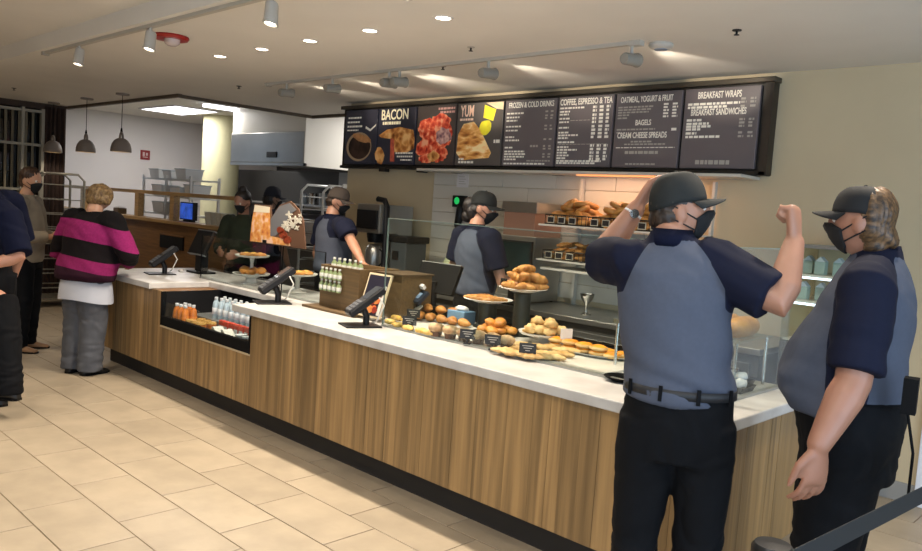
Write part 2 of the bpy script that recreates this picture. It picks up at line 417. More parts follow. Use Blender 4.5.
M_head = mat('spot_head_white', 'bdb9b0', .45); M_headg = mat('spot_head_grey', '8e8a80', .45)
ft = [zat(x, y, CE-.1).x for x, y in ((78, 56), (155, 41), (270, 12))]
track('white ceiling track along the step at the upper left', -7.2, -1.2, 2.33, CE, ft+[-2.7, -1.5], (.30, -.22, -.93), 15, M_head, ['white track spotlight at upper left, nearest the dark window', 'white track spotlight beside the red ceiling alarm', 'white track spotlight at the top edge above the counter', 'white track spotlight above the middle of the counter front', 'white track spotlight above the right end of the counter front'], math.radians(115))
bh = [zat(x, y, CE-.09).x for x, y in ((286, 91), (335, 87), (385, 80), (400, 80), (500, 74), (612, 50))]
track('long ceiling track running in front of the menu board', -6.7, zat(630, 40, CE).x, 4.15, CE, bh, (.04, 1, .09), 40, M_headg,
      ['track spotlight at the far left of the menu board track', 'second track spotlight from the left facing the menu board', 'left one of the paired track spotlights facing the menu', 'right one of the paired track spotlights facing the menu', 'track spotlight above the drinks menu panel', 'track spotlight at the right end near the smoke detector'])
# smoke detector, red alarm, sprinklers
p = zat(654, 41, CE); p.y = 4.28; sd = thing('smoke_detector', 'white oval smoke detector on the ceiling at the track end', 'smoke detector', p)
MB().lathe([(.072, 0), (.076, -.01), (.068, -.024), (.04, -.034), (.001, -.035)], p, 24).build('housing', M_head, sd, True); MB().lathe([(.04, -.034), (.037, -.038), (.001, -.038)], p, 20).build('vent_ring', mat('detector_grey', '8d98a8', .5), sd)
p = zat(171, 36, CE); al = thing('fire_alarm', 'red round fire alarm sounder on the ceiling', 'fire alarm', p)
MB().lathe([(.12, 0), (.125, -.012), (.115, -.026), (.001, -.028)], p, 28).build('base', mat('alarm_red', '9c1f1a', .4), al, True); MB().lathe([(.055, -.027), (.05, -.055), (.03, -.07), (.001, -.072)], p+Vector((.02, 0, 0)), 20).build('strobe', mat('strobe_lens', 'c9b8b2', .2), al, True)
for i, (px, py, lb) in enumerate(((737, 30, 'dark sprinkler head on the ceiling above the right menu panel'), (471, 47, 'sprinkler head on the ceiling above the food posters'), (443, 66, 'small sprinkler head on the ceiling close to the poster top'), (239, 86, 'small dark sprinkler head on the ceiling near the cream column'), (14, 88, 'small sprinkler head on the ceiling above the dark window'))):
    p = zat(px, py, CE); s_ = thing('sprinkler', lb, 'sprinkler', p, 'ceiling sprinklers')
    MB().lathe([(.026, 0), (.024, -.005), (.001, -.006)], p, 16).build('escutcheon', M_dark if i != 1 else M_track, s_); MB().lathe([(.006, 0), (.006, -.024), (.015, -.025), (.015, -.028), (.001, -.028)], p, 12).build('deflector', M_dark, s_)
# pendant lamps: bells with a loop handle
M_pend = mat('pendant_grey', '7d7268', .55, var=.05); M_pin = mat('pendant_inside', 'd9cbb0', .6)
pn0 = None
for i, (px, lb) in enumerate(((122.5, 'grey bell pendant lamp, nearest and rightmost of three'), (87, 'grey bell pendant lamp, middle one of three'), (54, 'grey bell pendant lamp, farthest left in front of the drape'))):
    c = zat(px+.8, 95+i*3.3, CE); c.y = 3.86; c.x = yat(px, 100, 3.86).x; zb = yat(px, 152, 3.86).z
    if i == 0: zb0 = zb
    zb = zb0
    if pn0 is None:
        t = pn0 = thing('pendant_lamp', lb, 'pendant lamp', (c.x, c.y, CE), 'bell pendant lamps'); o_ = Vector((c.x, c.y, zb)); 
        MB().lathe([(.075, CE-zb), (.075, CE-zb-.018), (.001, CE-zb-.02)], o_, 24).build('canopy', M_pend, t, True)
        MB().cyl(o_+Vector((0, 0, .27)), o_+Vector((0, 0, CE-zb)), .004, n=6).build('cord', M_black, t)
        out = [(.112, 0), (.116, .004), (.113, .05), (.101, .095), (.075, .135), (.045, .155), (.02, .160)]
        MB().lathe(out + [(max(.002, r_-.005), h_-.004 if h_ else .002) for r_, h_ in out[::-1]], o_, 32, closed=True).build('shade', M_pend, t, True)
        inn = [(r_-.006, h_*.96+.001) for r_, h_ in out]
        MB().lathe(inn + [(max(.001, r_-.004), max(.003, h_-.004)) for r_, h_ in inn[::-1]], o_, 28, closed=True).build('shade_lining', M_pin, t, True)
        MB().tube([o_+Vector((.042*math.cos(a), 0, .150+.075*math.sin(a))) for a in (math.pi*j/14 for j in range(15))], .013, 10).build('loop_handle', M_pend, t, True)
        MB().cyl(o_+Vector((0, 0, .235)), o_+Vector((0, 0, .28)), .014, .007).build('cord_grip', M_black, t, True)
        MB().ell(o_+Vector((0, 0, .07)), (.035, .035, .04)).build('bulb', mat('bulb_glow', 'fff0d0', .5, emit=6, ecol='ffdca8'), t, True)
    else: t = dup(pn0, (c.x, c.y, CE), 0, lb)
    add_light('pendant_lamp_light', 'SPOT', (c.x, c.y, zb+.03), 8, WARM, (0, 0, -1), t, spot_size=math.radians(140), spot_blend=.5, shadow_soft_size=.05)
# kitchen ceiling lights
q = [zat(x, y, KC) for x, y in ((133, 111), (165, 107), (203, 113), (170, 117))]
x0 = -12.7; x1 = -11.5; y0, y1 = 5.55, 6.25
kp = thing('ceiling_panel_light', 'square white fluorescent panel in the kitchen ceiling', 'ceiling light', (-12.1, 5.9, KC))
MB().box((x0, y0, KC-.012), (x1, y1, KC)).build('diffuser', M_fluor, kp)
for a, b in (((x0-.03, y0-.03, KC-.016), (x1+.03, y0, KC)), ((x0-.03, y1, KC-.016), (x1+.03, y1+.03, KC)), ((x0-.03, y0, KC-.016), (x0, y1, KC)), ((x1, y0, KC-.016), (x1+.03, y1, KC))): MB().box(a, b).build('frame_bar', M_white, kp)
add_light('kitchen_lamp', 'AREA', (-12.1, 5.9, KC-.03), 50, (1, .95, .92), (0, 0, -1), kp, shape='RECTANGLE', size=1.2, size_y=.7)
a = zat(205, 103, KC); b = zat(253, 112, KC)
ks = thing('strip_light', 'long white strip light above the cream column', 'ceiling light', (a.x, (a.y+b.y)/2, KC))
MB().box((a.x-.07, a.y, KC-.05), (a.x+.07, b.y, KC-.006)).build('tube_cover', M_fluor, ks); MB().box((a.x-.09, a.y-.02, KC-.012), (a.x+.09, b.y+.02, KC)).build('housing', M_white, ks)
add_light('strip_lamp', 'AREA', (a.x, (a.y+b.y)/2, KC-.06), 14, (1, .97, .93), (0, 0, -1), ks, shape='RECTANGLE', size=.14, size_y=.9)
ks2 = thing('strip_light', 'short white strip light beside the left end of the menu board', 'ceiling light', (-8.2, 7.4, KC))
MB().box((-8.4, 6.9, KC-.04), (-7.6, 7.9, KC-.006)).build('tube_cover', M_fluor, ks2); MB().box((-8.45, 6.85, KC-.012), (-7.55, 7.95, KC)).build('housing', M_white, ks2)
add_light('strip_lamp', 'AREA', (-8.0, 7.4, KC-.05), 45, (1, .97, .93), (0, 0, -1), ks2, shape='RECTANGLE', size=.7, size_y=.9)
# red wall sign
sg = xat(145, 155, -14.07); sgn = thing('wall_sign', 'small red square fire sign on the white kitchen wall', 'sign', sg)
MB().box((-14.07, sg.y-.085, sg.z-.085), (-14.055, sg.y+.085, sg.z+.085)).build('plate', mat('sign_red', '8a2225', .5), sgn)
MB().box((-14.0555, sg.y-.045, sg.z-.045), (-14.053, sg.y+.045, sg.z-.03)).box((-14.0555, sg.y-.05, sg.z-.02), (-14.053, sg.y-.01, sg.z+.05)).box((-14.0555, sg.y+.01, sg.z-.01), (-14.053, sg.y+.045, sg.z+.04)).build('symbol', mat('sign_white', 'c9b0ad', .5), sgn)

# ================================================================== menu board
MY = 5.30; MX = [yat(px, 130, MY).x for px in (345, 377.5, 416, 456, 503, 556, 613, 681, 759)]
ZT, ZB = 2.605, 2.035
mb_ = thing('menu_board', 'long dark menu board of eight panels on the rear wall', 'menu board', ((MX[0]+MX[8])/2, 5.39, ZB))
M_mf = mat('menu_frame', '1b1814', .45)
MB().box((MX[0]-.06, MY+.03, ZB-.03), (MX[8]+.07, 5.39, ZT+.02)).build('case', M_mf, mb_)
MB().box((MX[0]-.07, MY-.02, ZT+.015), (MX[8]+.09, 5.39, ZT+.052), .006).build('top_rail', mat('menu_rail', '4a443a', .4, .4), mb_)
MB().box((MX[0]-.06, MY+.0, ZB-.045), (MX[8]+.07, 5.39, ZB-.015), .004).build('bottom_rail', M_mf, mb_)
MB().box((MX[8]+.02, MY+.0, ZB-.04), (MX[8]+.075, 5.39, ZT+.02)).build('end_panel', mat('menu_end', '2e251c', .5), mb_)
for px in (382, 420, 455, 557):
    xx = yat(px, 170, MY).x; MB().box((xx-.05, MY-.005, ZB-.075), (xx+.05, MY+.06, ZB-.03), .004).build('bracket', M_mf, mb_)
MB().box((yat(640, 175, 5.36).x, 5.33, ZB-.075), (yat(742, 177, 5.36).x, 5.39, ZB-.05), .004).build('cable_tray', M_track, mb_)
M_txt = mat('menu_text', 'd8d2c4', .6, emit=.25); M_txtd = mat('menu_text_dim', 'a49d92', .6, emit=.12)
M_panel = mat('menu_panel', '645c5d', .3, var=.05, scale=2, emit=.10)  # grey lightened by a painted reflection of the track lights, with faint emission
def text(s_, x, z, h, wmax, parent, m=M_txt, align='CENTER', y=MY):
    cu = bpy.data.curves.new('t', 'FONT'); cu.body = s_; cu.size = h*1.38; cu.align_x = align; cu.extrude = .0006; cu.offset = h*.028
    ob = bpy.data.objects.new('t', cu); COL.objects.link(ob); dg = bpy.context.evaluated_depsgraph_get(); me = bpy.data.meshes.new_from_object(ob.evaluated_get(dg)); bpy.data.objects.remove(ob)
    co = np.empty(len(me.vertices)*3); me.vertices.foreach_get('co', co); co = co.reshape(-1, 3)
    wd = co[:, 0].max()-co[:, 0].min(); k = wmax/wd if wmax else 1
    if align == 'LEFT': co[:, 0] -= co[:, 0].min()
    out = np.stack([co[:, 0]*k + x, np.full(len(co), y-.0012) - co[:, 2], co[:, 1] + z], 1)
    me.vertices.foreach_set('co', (out-np.array(world_loc(parent))).ravel().astype(np.float32)); me.materials.clear(); me.materials.append(m); me.update()
    o = bpy.data.objects.new('lettering', me); COL.objects.link(o); o.parent = parent; return o
def flat(poly, parent, name, m, y=MY, th=.0008):   # a printed patch: polygon in (x, z)
    return MB().prism(poly, y-th, y, lambda u, v, t: (u, t, v)).build(name, m, parent)
def panel(i, m, inset=.012):
    a, b = MX[i]+inset, MX[i+1]-inset
    return MB().box((a, MY, ZB), (b, MY+.028, ZT), .003).build('menu_panel', m, mb_), a, b
def lines(parent, rows, x0, x1, m=M_txtd):
    """illegible small print: runs of short word-like dashes"""
    k = MB(); rng = random.Random(len(rows)*7+int(x0*100))
    for z, a, b, h in rows:
        x = x0+(x1-x0)*a; e = x0+(x1-x0)*b
        while x < e-.004:
            wd = min(rng.uniform(.018, .045), e-x); k.box((x, MY-.0014, z-h/2), (x+wd, MY-.0002, z+h/2)); x += wd+.008
    return tag(k.build('small_print', m, parent), kind='stuff')
H_ = ZT-ZB
def Z(f): return ZT-H_*f
def ell_poly(cx, cz, rx, rz, n=28, jit=0, seed=0, rt=0):
    r = random.Random(seed); out = []
    for j in range(n):
        a = 2*math.pi*j/n; k = 1+jit*r.uniform(-1, 1); u, v = rx*k*math.cos(a), rz*k*math.sin(a)
        out.append((cx+u*math.cos(rt)-v*math.sin(rt), cz+u*math.sin(rt)+v*math.cos(rt)))
    return out
M_pd = mat('poster_slate', '34343f', .3, var=.2, scale=3, emit=.12)
# poster 1: coffee bowl on slate
o, a, b = panel(0, M_pd); W_ = b-a
lines(o, [(Z(.14), .08, .5, .018), (Z(.22), .06, .45, .018), (Z(.30), .06, .55, .02), (Z(.37), .06, .42, .014)], a, b, M_txt)
flat(ell_poly(a+W_*.46, Z(.68), W_*.40, H_*.27), o, 'saucer', mat('print_cream', '9b8468', .5, emit=.15))
flat(ell_poly(a+W_*.48, Z(.68), W_*.35, H_*.23), o, 'coffee', mat_multi('print_coffee', ['120a08', '2a1a14', '3c2a22'], 9, emit=.12), MY-.0008)
flat(ell_poly(a+W_*.55, Z(.52), W_*.3, H_*.07, 24, .1, 3, -.2), o, 'foam', mat('print_tan', 'a8764a', .5, var=.2, scale=20, emit=.18), MY-.0016)
flat([(a+W_*.66, Z(.30)), (a+W_*.80, Z(.36)), (a+W_*.97, Z(.27)), (a+W_*.97, Z(.30)), (a+W_*.80, Z(.40)), (a+W_*.64, Z(.34))], o, 'steam_swirl', M_txt)
# poster 2: sandwich
o, a, b = panel(1, M_pd); W_ = b-a
text('BACON', (a+b)/2-W_*.06, Z(.20), .105, W_*.72, o, mat('poster_text', 'e6d8b4', .6, emit=.45)); lines(o, [(Z(.265), .12, .62, .03)], a, b, MATS['poster_text'])
flat([(a+W_*.02, Z(.48)), (a+W_*.25, Z(.38)), (a+W_*.6, Z(.34)), (a+W_*.95, Z(.40)), (b, Z(.55)), (b, Z(.72)), (a+W_*.8, Z(.80)), (a+W_*.45, Z(.78)), (a+W_*.38, Z(.55)), (a+W_*.1, Z(.52))], o, 'sandwich', mat_multi('print_toast', ['5a2c12', '9a5a24', 'c98a48', 'e0b070'], 11, emit=.2))
flat([(a+W_*.36, Z(.53)), (a+W_*.46, Z(.56)), (a+W_*.5, Z(.95)), (a+W_*.38, Z(.95))], o, 'filling', mat('print_ham', 'b5543e', .5, var=.3, scale=25, emit=.2), MY-.0008)
flat(ell_poly(a+W_*.08, Z(.85), W_*.12, H_*.16, 20, .1, 5, .5), o, 'crust', MATS['print_toast']); lines(o, [(Z(.80), .52, .97, .016), (Z(.86), .56, .97, .016), (Z(.92), .66, .95, .014)], a, b, M_txt)
# poster 3: red berries
o, a, b = panel(2, mat('poster_warm_dark', '4b423e', .3, var=.2, scale=3, emit=.12)); W_ = b-a
Mr = mat_multi('print_red', ['5a120c', 'b02a1c', 'd85a38', 'e8a078'], 14, emit=.22)
for j, (u, v, rx, rz) in enumerate(((.30, .38, .26, .17), (.62, .30, .26, .16), (.45, .58, .3, .2), (.75, .5, .2, .2), (.2, .72, .2, .13), (.6, .82, .25, .13), (.3, .9, .2, .07))):
    flat(ell_poly(a+W_*u, Z(v), W_*rx, H_*rz, 26, .12, j), o, 'fruit', Mr, MY-.0004*j)
flat(ell_poly(a+W_*.72, Z(.52), W_*.2, H_*.14, 20, .15, 9), o, 'cream', mat_multi('print_pinkish', ['6a4a52', 'a87a78', 'd0a898'], 20), MY-.0032)
flat(ell_poly(a+W_*.48, Z(.86), W_*.16, H_*.09, 20, .2, 19), o, 'nuts', MATS['print_toast'], MY-.0032)
lines(o, [(Z(.06), .55, .97, .02), (Z(.12), .6, .97, .02)], a, b, mat('poster_text_red', 'c8968a', .6, emit=.2))
# poster 4: flat bread and lemons
o, a, b = panel(3, mat('poster_grey', '5a5450', .3, var=.15, scale=3, emit=.12)); W_ = b-a
text('YUM', a+W_*.22, Z(.21), .105, W_*.30, o, mat('poster_text_pink', 'd8b8a0', .6, emit=.4)); lines(o, [(Z(.26), .06, .36, .02)], a, b, MATS['poster_text_pink'])
flat([(a+W_*.02, Z(.8)), (a+W_*.04, Z(.5)), (a+W_*.15, Z(.33)), (a+W_*.38, Z(.30)), (a+W_*.55, Z(.45)), (a+W_*.8, Z(.80)), (a+W_*.75, Z(.88)), (a+W_*.4, Z(.90)), (a+W_*.15, Z(.92))], o, 'flatbread', mat_multi('print_gold', ['6a3a18', 'b87434', 'd8a058', 'f0d098'], 7, emit=.25, stretch=(1, 1, 2.5)))
flat([(a+W_*.60, Z(.04)), (a+W_*.85, Z(.12)), (a+W_*.80, Z(.30)), (a+W_*.58, Z(.24))], o, 'lemon_slice', mat('print_yellow', 'ddd030', .5, var=.15, scale=12, emit=.4))
flat(ell_poly(a+W_*.64, Z(.40), W_*.13, H_*.12, 14, .08, 2, .5), o, 'lemon_slice', MATS['print_yellow'])
flat([(a+W_*.62, Z(.0)+-.004), (b, Z(.0)-.004), (b, Z(.13)), (a+W_*.85, Z(.11))], o, 'plate_rim', mat('print_bone', 'd8c09a', .5, var=.2, emit=.3)); lines(o, [(Z(.90), .08, .2, .018), (Z(.95), .08, .42, .02), (Z(.62), .84, .97, .03)], a, b, M_txt)
# drinks menu
o, a, b = panel(4, M_panel); W_ = b-a
text('FROZEN & COLD DRINKS', (a+b)/2+W_*.01, Z(.115), .048, W_*.88, o)
lines(o, [(Z(f), .04, e, .014) for f, e in ((.20, .38), (.26, .30), (.31, .26), (.40, .34), (.46, .28), (.56, .22), (.61, .32), (.72, .20), (.78, .44), (.82, .47), (.86, .44), (.90, .28), (.965, .85))], a, b, M_txt)
lines(o, [(Z(f), s_, s_+.05, .014) for f in (.19, .25, .29, .40, .45, .60, .70, .74, .82, .86) for s_ in (.80, .90)] + [(Z(.70), .55, .70, .018), (Z(.92), .5, .95, .012)], a, b, M_txtd)
# coffee menu
o, a, b = panel(5, M_panel); W_ = b-a
text('COFFEE, ESPRESSO & TEA', (a+b)/2, Z(.115), .050, W_*.95, o)
lines(o, [(Z(f), .03, e, .014) for f, e in ((.16, .48), (.21, .22), (.25, .20), (.31, .24), (.36, .22), (.44, .22), (.51, .22), (.55, .40), (.59, .22), (.65, .34), (.72, .24), (.76, .40), (.80, .24), (.84, .26), (.88, .2), (.92, .85), (.95, .75))], a, b, M_txt)
lines(o, [(Z(f), s_, s_+.07, .02) for f in (.16, .21, .27, .32, .37, .43, .48, .53, .58, .70, .75, .80, .85, .89) for s_ in (.64, .76, .88)], a, b, M_txt)
lines(o, [(Z(.34), .24, .6, .005), (Z(.68), .05, .95, .005)], a, b)
# oatmeal menu
o, a, b = panel(6, M_panel); W_ = b-a
text('OATMEAL, YOGURT & FRUIT', (a+b)/2-W_*.03, Z(.125), .045, W_*.80, o); text('BAGELS', (a+b)/2-W_*.05, Z(.435), .042, W_*.24, o); text('CREAM CHEESE SPREADS', (a+b)/2-W_*.06, Z(.605), .045, W_*.76, o)
lines(o, [(Z(f), .04, e, .012) for f, e in ((.19, .60), (.225, .55), (.26, .52), (.295, .22), (.335, .20), (.49, .64), (.53, .1))] + [(Z(.655), .28, .60, .012), (Z(.69), .18, .82, .010), (Z(.80), .20, .72, .022), (Z(.955), .22, .68, .012)], a, b)
lines(o, [(Z(f), s_, s_+.08, .014) for f in (.17, .21, .25, .29, .33) for s_ in (.74, .87)] + [(Z(.50), .88, .96, .02)], a, b, M_txt); lines(o, [(Z(.735), .05, .95, .006)], a, b, M_txt)
# breakfast menu
o, a, b = panel(7, M_panel); W_ = b-a
text('BREAKFAST WRAPS', (a+b)/2-W_*.03, Z(.125), .048, W_*.58, o); text('BREAKFAST SANDWICHES', (a+b)/2-W_*.03, Z(.335), .046, W_*.74, o)
lines(o, [(Z(f), .05, e, .017) for f, e in ((.195, .75), (.235, .6), (.395, .26), (.44, .36), (.475, .40), (.51, .25), (.56, .2), (.605, .52))], a, b, M_txt); lines(o, [(Z(f), s_, s_+.07, .015) for f in (.15, .19, .24, .40, .44, .48, .56, .605) for s_ in (.76, .88)], a, b, M_txtd)
lines(o, [(Z(.925), .22, .68, .03)], a, b, M_txtd)
# ================================================================== people
def remesh(mb, voxel, smooth=4, name='m'):
    me = bpy.data.meshes.new('tmp'); me.from_pydata([tuple(v) for v in mb.v], [], mb.f)
    bm = bmesh.new(); bm.from_mesh(me); bmesh.ops.recalc_face_normals(bm, faces=bm.faces); bm.to_mesh(me); bm.free()
    ob = bpy.data.objects.new('tmp', me); COL.objects.link(ob)
    r = ob.modifiers.new('r', 'REMESH'); r.mode = 'VOXEL'; r.voxel_size = voxel
    if smooth: sm = ob.modifiers.new('s', 'SMOOTH'); sm.factor = .5; sm.iterations = smooth
    dg = bpy.context.evaluated_depsgraph_get()
    out = bpy.data.meshes.new_from_object(ob.evaluated_get(dg)); bpy.data.objects.remove(ob); bpy.data.meshes.remove(me)
    out.name = name; return out
def finish(me, name, m, parent, disp=None, zone=None):
    n = len(me.vertices); co = np.empty(n*3); me.vertices.foreach_get('co', co); co = co.reshape(-1, 3)
    if disp:
        no = np.empty(n*3); me.vertices.foreach_get('normal', no); no = no.reshape(-1, 3)
        co = co + no*np.array([disp(Vector(c)) for c in co])[:, None]
    if zone:
        a = me.attributes.new('zone', 'FLOAT', 'POINT'); a.data.foreach_set('value', np.array([zone(Vector(c)) for c in co], dtype=np.float32))
    off = np.array(world_loc(parent)); me.vertices.foreach_set('co', (co-off).ravel().astype(np.float32))
    me.materials.clear(); me.materials.append(m)
    me.polygons.foreach_set('use_smooth', [True]*len(me.polygons)); me.update()
    o = bpy.data.objects.new(name, me); COL.objects.link(o); o.parent = parent; return o
def zone_mat(name, stops, rough=.85, weave=.12):
    """colour bands laid out along the cloth itself: stops = [(upper limit of zone, colour)]"""
    m = bpy.data.materials.new(name); m.use_nodes = True; nt = m.node_tree; b = nt.nodes['Principled BSDF']; N = nt.nodes.new; L = nt.links.new
    at_ = N('ShaderNodeAttribute'); at_.attribute_name = 'zone'; cr = N('ShaderNodeValToRGB'); cr.color_ramp.interpolation = 'CONSTANT'
    L(at_.outputs['Fac'], cr.inputs[0]); el = cr.color_ramp.elements
    el[0].position = 0; el[0].color = lin(stops[0][1]); el[1].position = stops[0][0]; el[1].color = lin(stops[1][1])
    for i in range(2, len(stops)):
        e = el.new(stops[i-1][0]); e.color = lin(stops[i][1])
    n = N('ShaderNodeTexNoise'); n.inputs['Scale'].default_value = 60; n.inputs['Detail'].default_value = 6
    tc = N('ShaderNodeTexCoord'); L(tc.outputs['Object'], n.inputs['Vector'])
    mr = N('ShaderNodeMapRange'); L(n.outputs['Fac'], mr.inputs[0]); mr.inputs[3].default_value = 1-weave*2; mr.inputs[4].default_value = 1+weave*2
    hs = N('ShaderNodeHueSaturation'); L(cr.outputs[0], hs.inputs['Color']); L(mr.outputs[0], hs.inputs['Value']); L(hs.outputs[0], b.inputs['Base Color'])
    b.inputs['Roughness'].default_value = rough; b.inputs['Specular IOR Level'].default_value = .2
    return m
def skin(name, c):
    m = mat(name, c, .5, var=.06, scale=12)
    b = m.node_tree.nodes['Principled BSDF']; b.inputs['Subsurface Weight'].default_value = .15; b.inputs['Subsurface Radius'].default_value = (.012, .005, .003); b.inputs['Subsurface Scale'].default_value = 1.0
    return m
M_eye = mat('eye_white', 'd8d4cc', .25); M_iris = mat('iris_dark', '2a1c12', .2)
M_mask = mat('mask_cloth', '0c0d10', .85, var=.1)
M_blk_cloth = mat('black_trousers', '0b0c0f', .85, var=.15, scale=15, spec=.15)
M_shoe = mat('black_shoe', '0c0b0b', .5)

def hand(mb, wr, d, pn, side, curl=.35, sc=1.0, thumb=.6, spread=.08):
    """wrist, finger direction, palm normal; side=+1 puts the thumb on d x pn"""
    d = d.normalized(); pn = (pn - d*pn.dot(d)).normalized(); la = d.cross(pn)*side
    rings = []
    for t, wv, th in ((-.03, .026, .021), (0, .028, .020), (.03, .036, .019), (.06, .041, .018), (.088, .040, .015), (.098, .034, .010)):
        c = wr + d*(t*sc)
        rings.append([c + la*(wv*sc*math.cos(a)) + pn*(th*sc*math.sin(a)) for a in (2*math.pi*j/14 for j in range(14))])
    mb.loft(rings)
    for k, (o, ln) in enumerate(((-.031, .064), (-.011, .082), (.011, .088), (.031, .078))):
        p = wr + d*(.082*sc) + la*(o*sc); dd = (d + la*(spread*(k-1.5))).normalized(); pts = [p]; a = 0
        for q, sg in enumerate((.45, .3, .25)):
            a += curl*(1.0, 1.25, .9)[q]; pts.append(pts[-1] + (dd*math.cos(a) + pn*math.sin(a))*(ln*sg*sc))
        mb.tube(pts, [.0098*sc, .0092*sc, .0085*sc, .0072*sc], 8, True)
    p = wr + d*(.022*sc) + la*(.026*sc); v1 = (d*.75 + la*.75 + pn*.35*thumb).normalized(); v2 = (d*.95 + la*(.35-.5*thumb) + pn*.7*thumb).normalized()
    mb.tube([p, p+v1*(.042*sc), p+v1*(.042*sc)+v2*(.032*sc), p+v1*(.042*sc)+v2*(.055*sc)], [.016*sc, .0125*sc, .0105*sc, .008*sc], 8, True)

def head_shape(q):
    x, y, z = q; 
    low = max(0, -z); s = 1-.32*low**1.6
    X = x*s*(1+.05*max(0, -y)); Y = y; Z = z
    if y < 0: Y *= 1-.35*max(0, -z-.25)
    else: Y *= 1-.10*low
    g = lambda cx, cz, w: math.exp(-((x-cx)**2+(z-cz)**2)/w**2) if y > 0 else 0
    Y += .20*g(0, -.20, .15) + .10*g(0, .0, .12) - .09*g(.36, .03, .17) - .09*g(-.36, .03, .17) + .05*g(0, .22, .3)
    Y += .055*g(0, -.52, .16) + .07*g(0, -.86, .22) - .03*g(0, -.68, .1)
    return Vector((X, Y, Z))

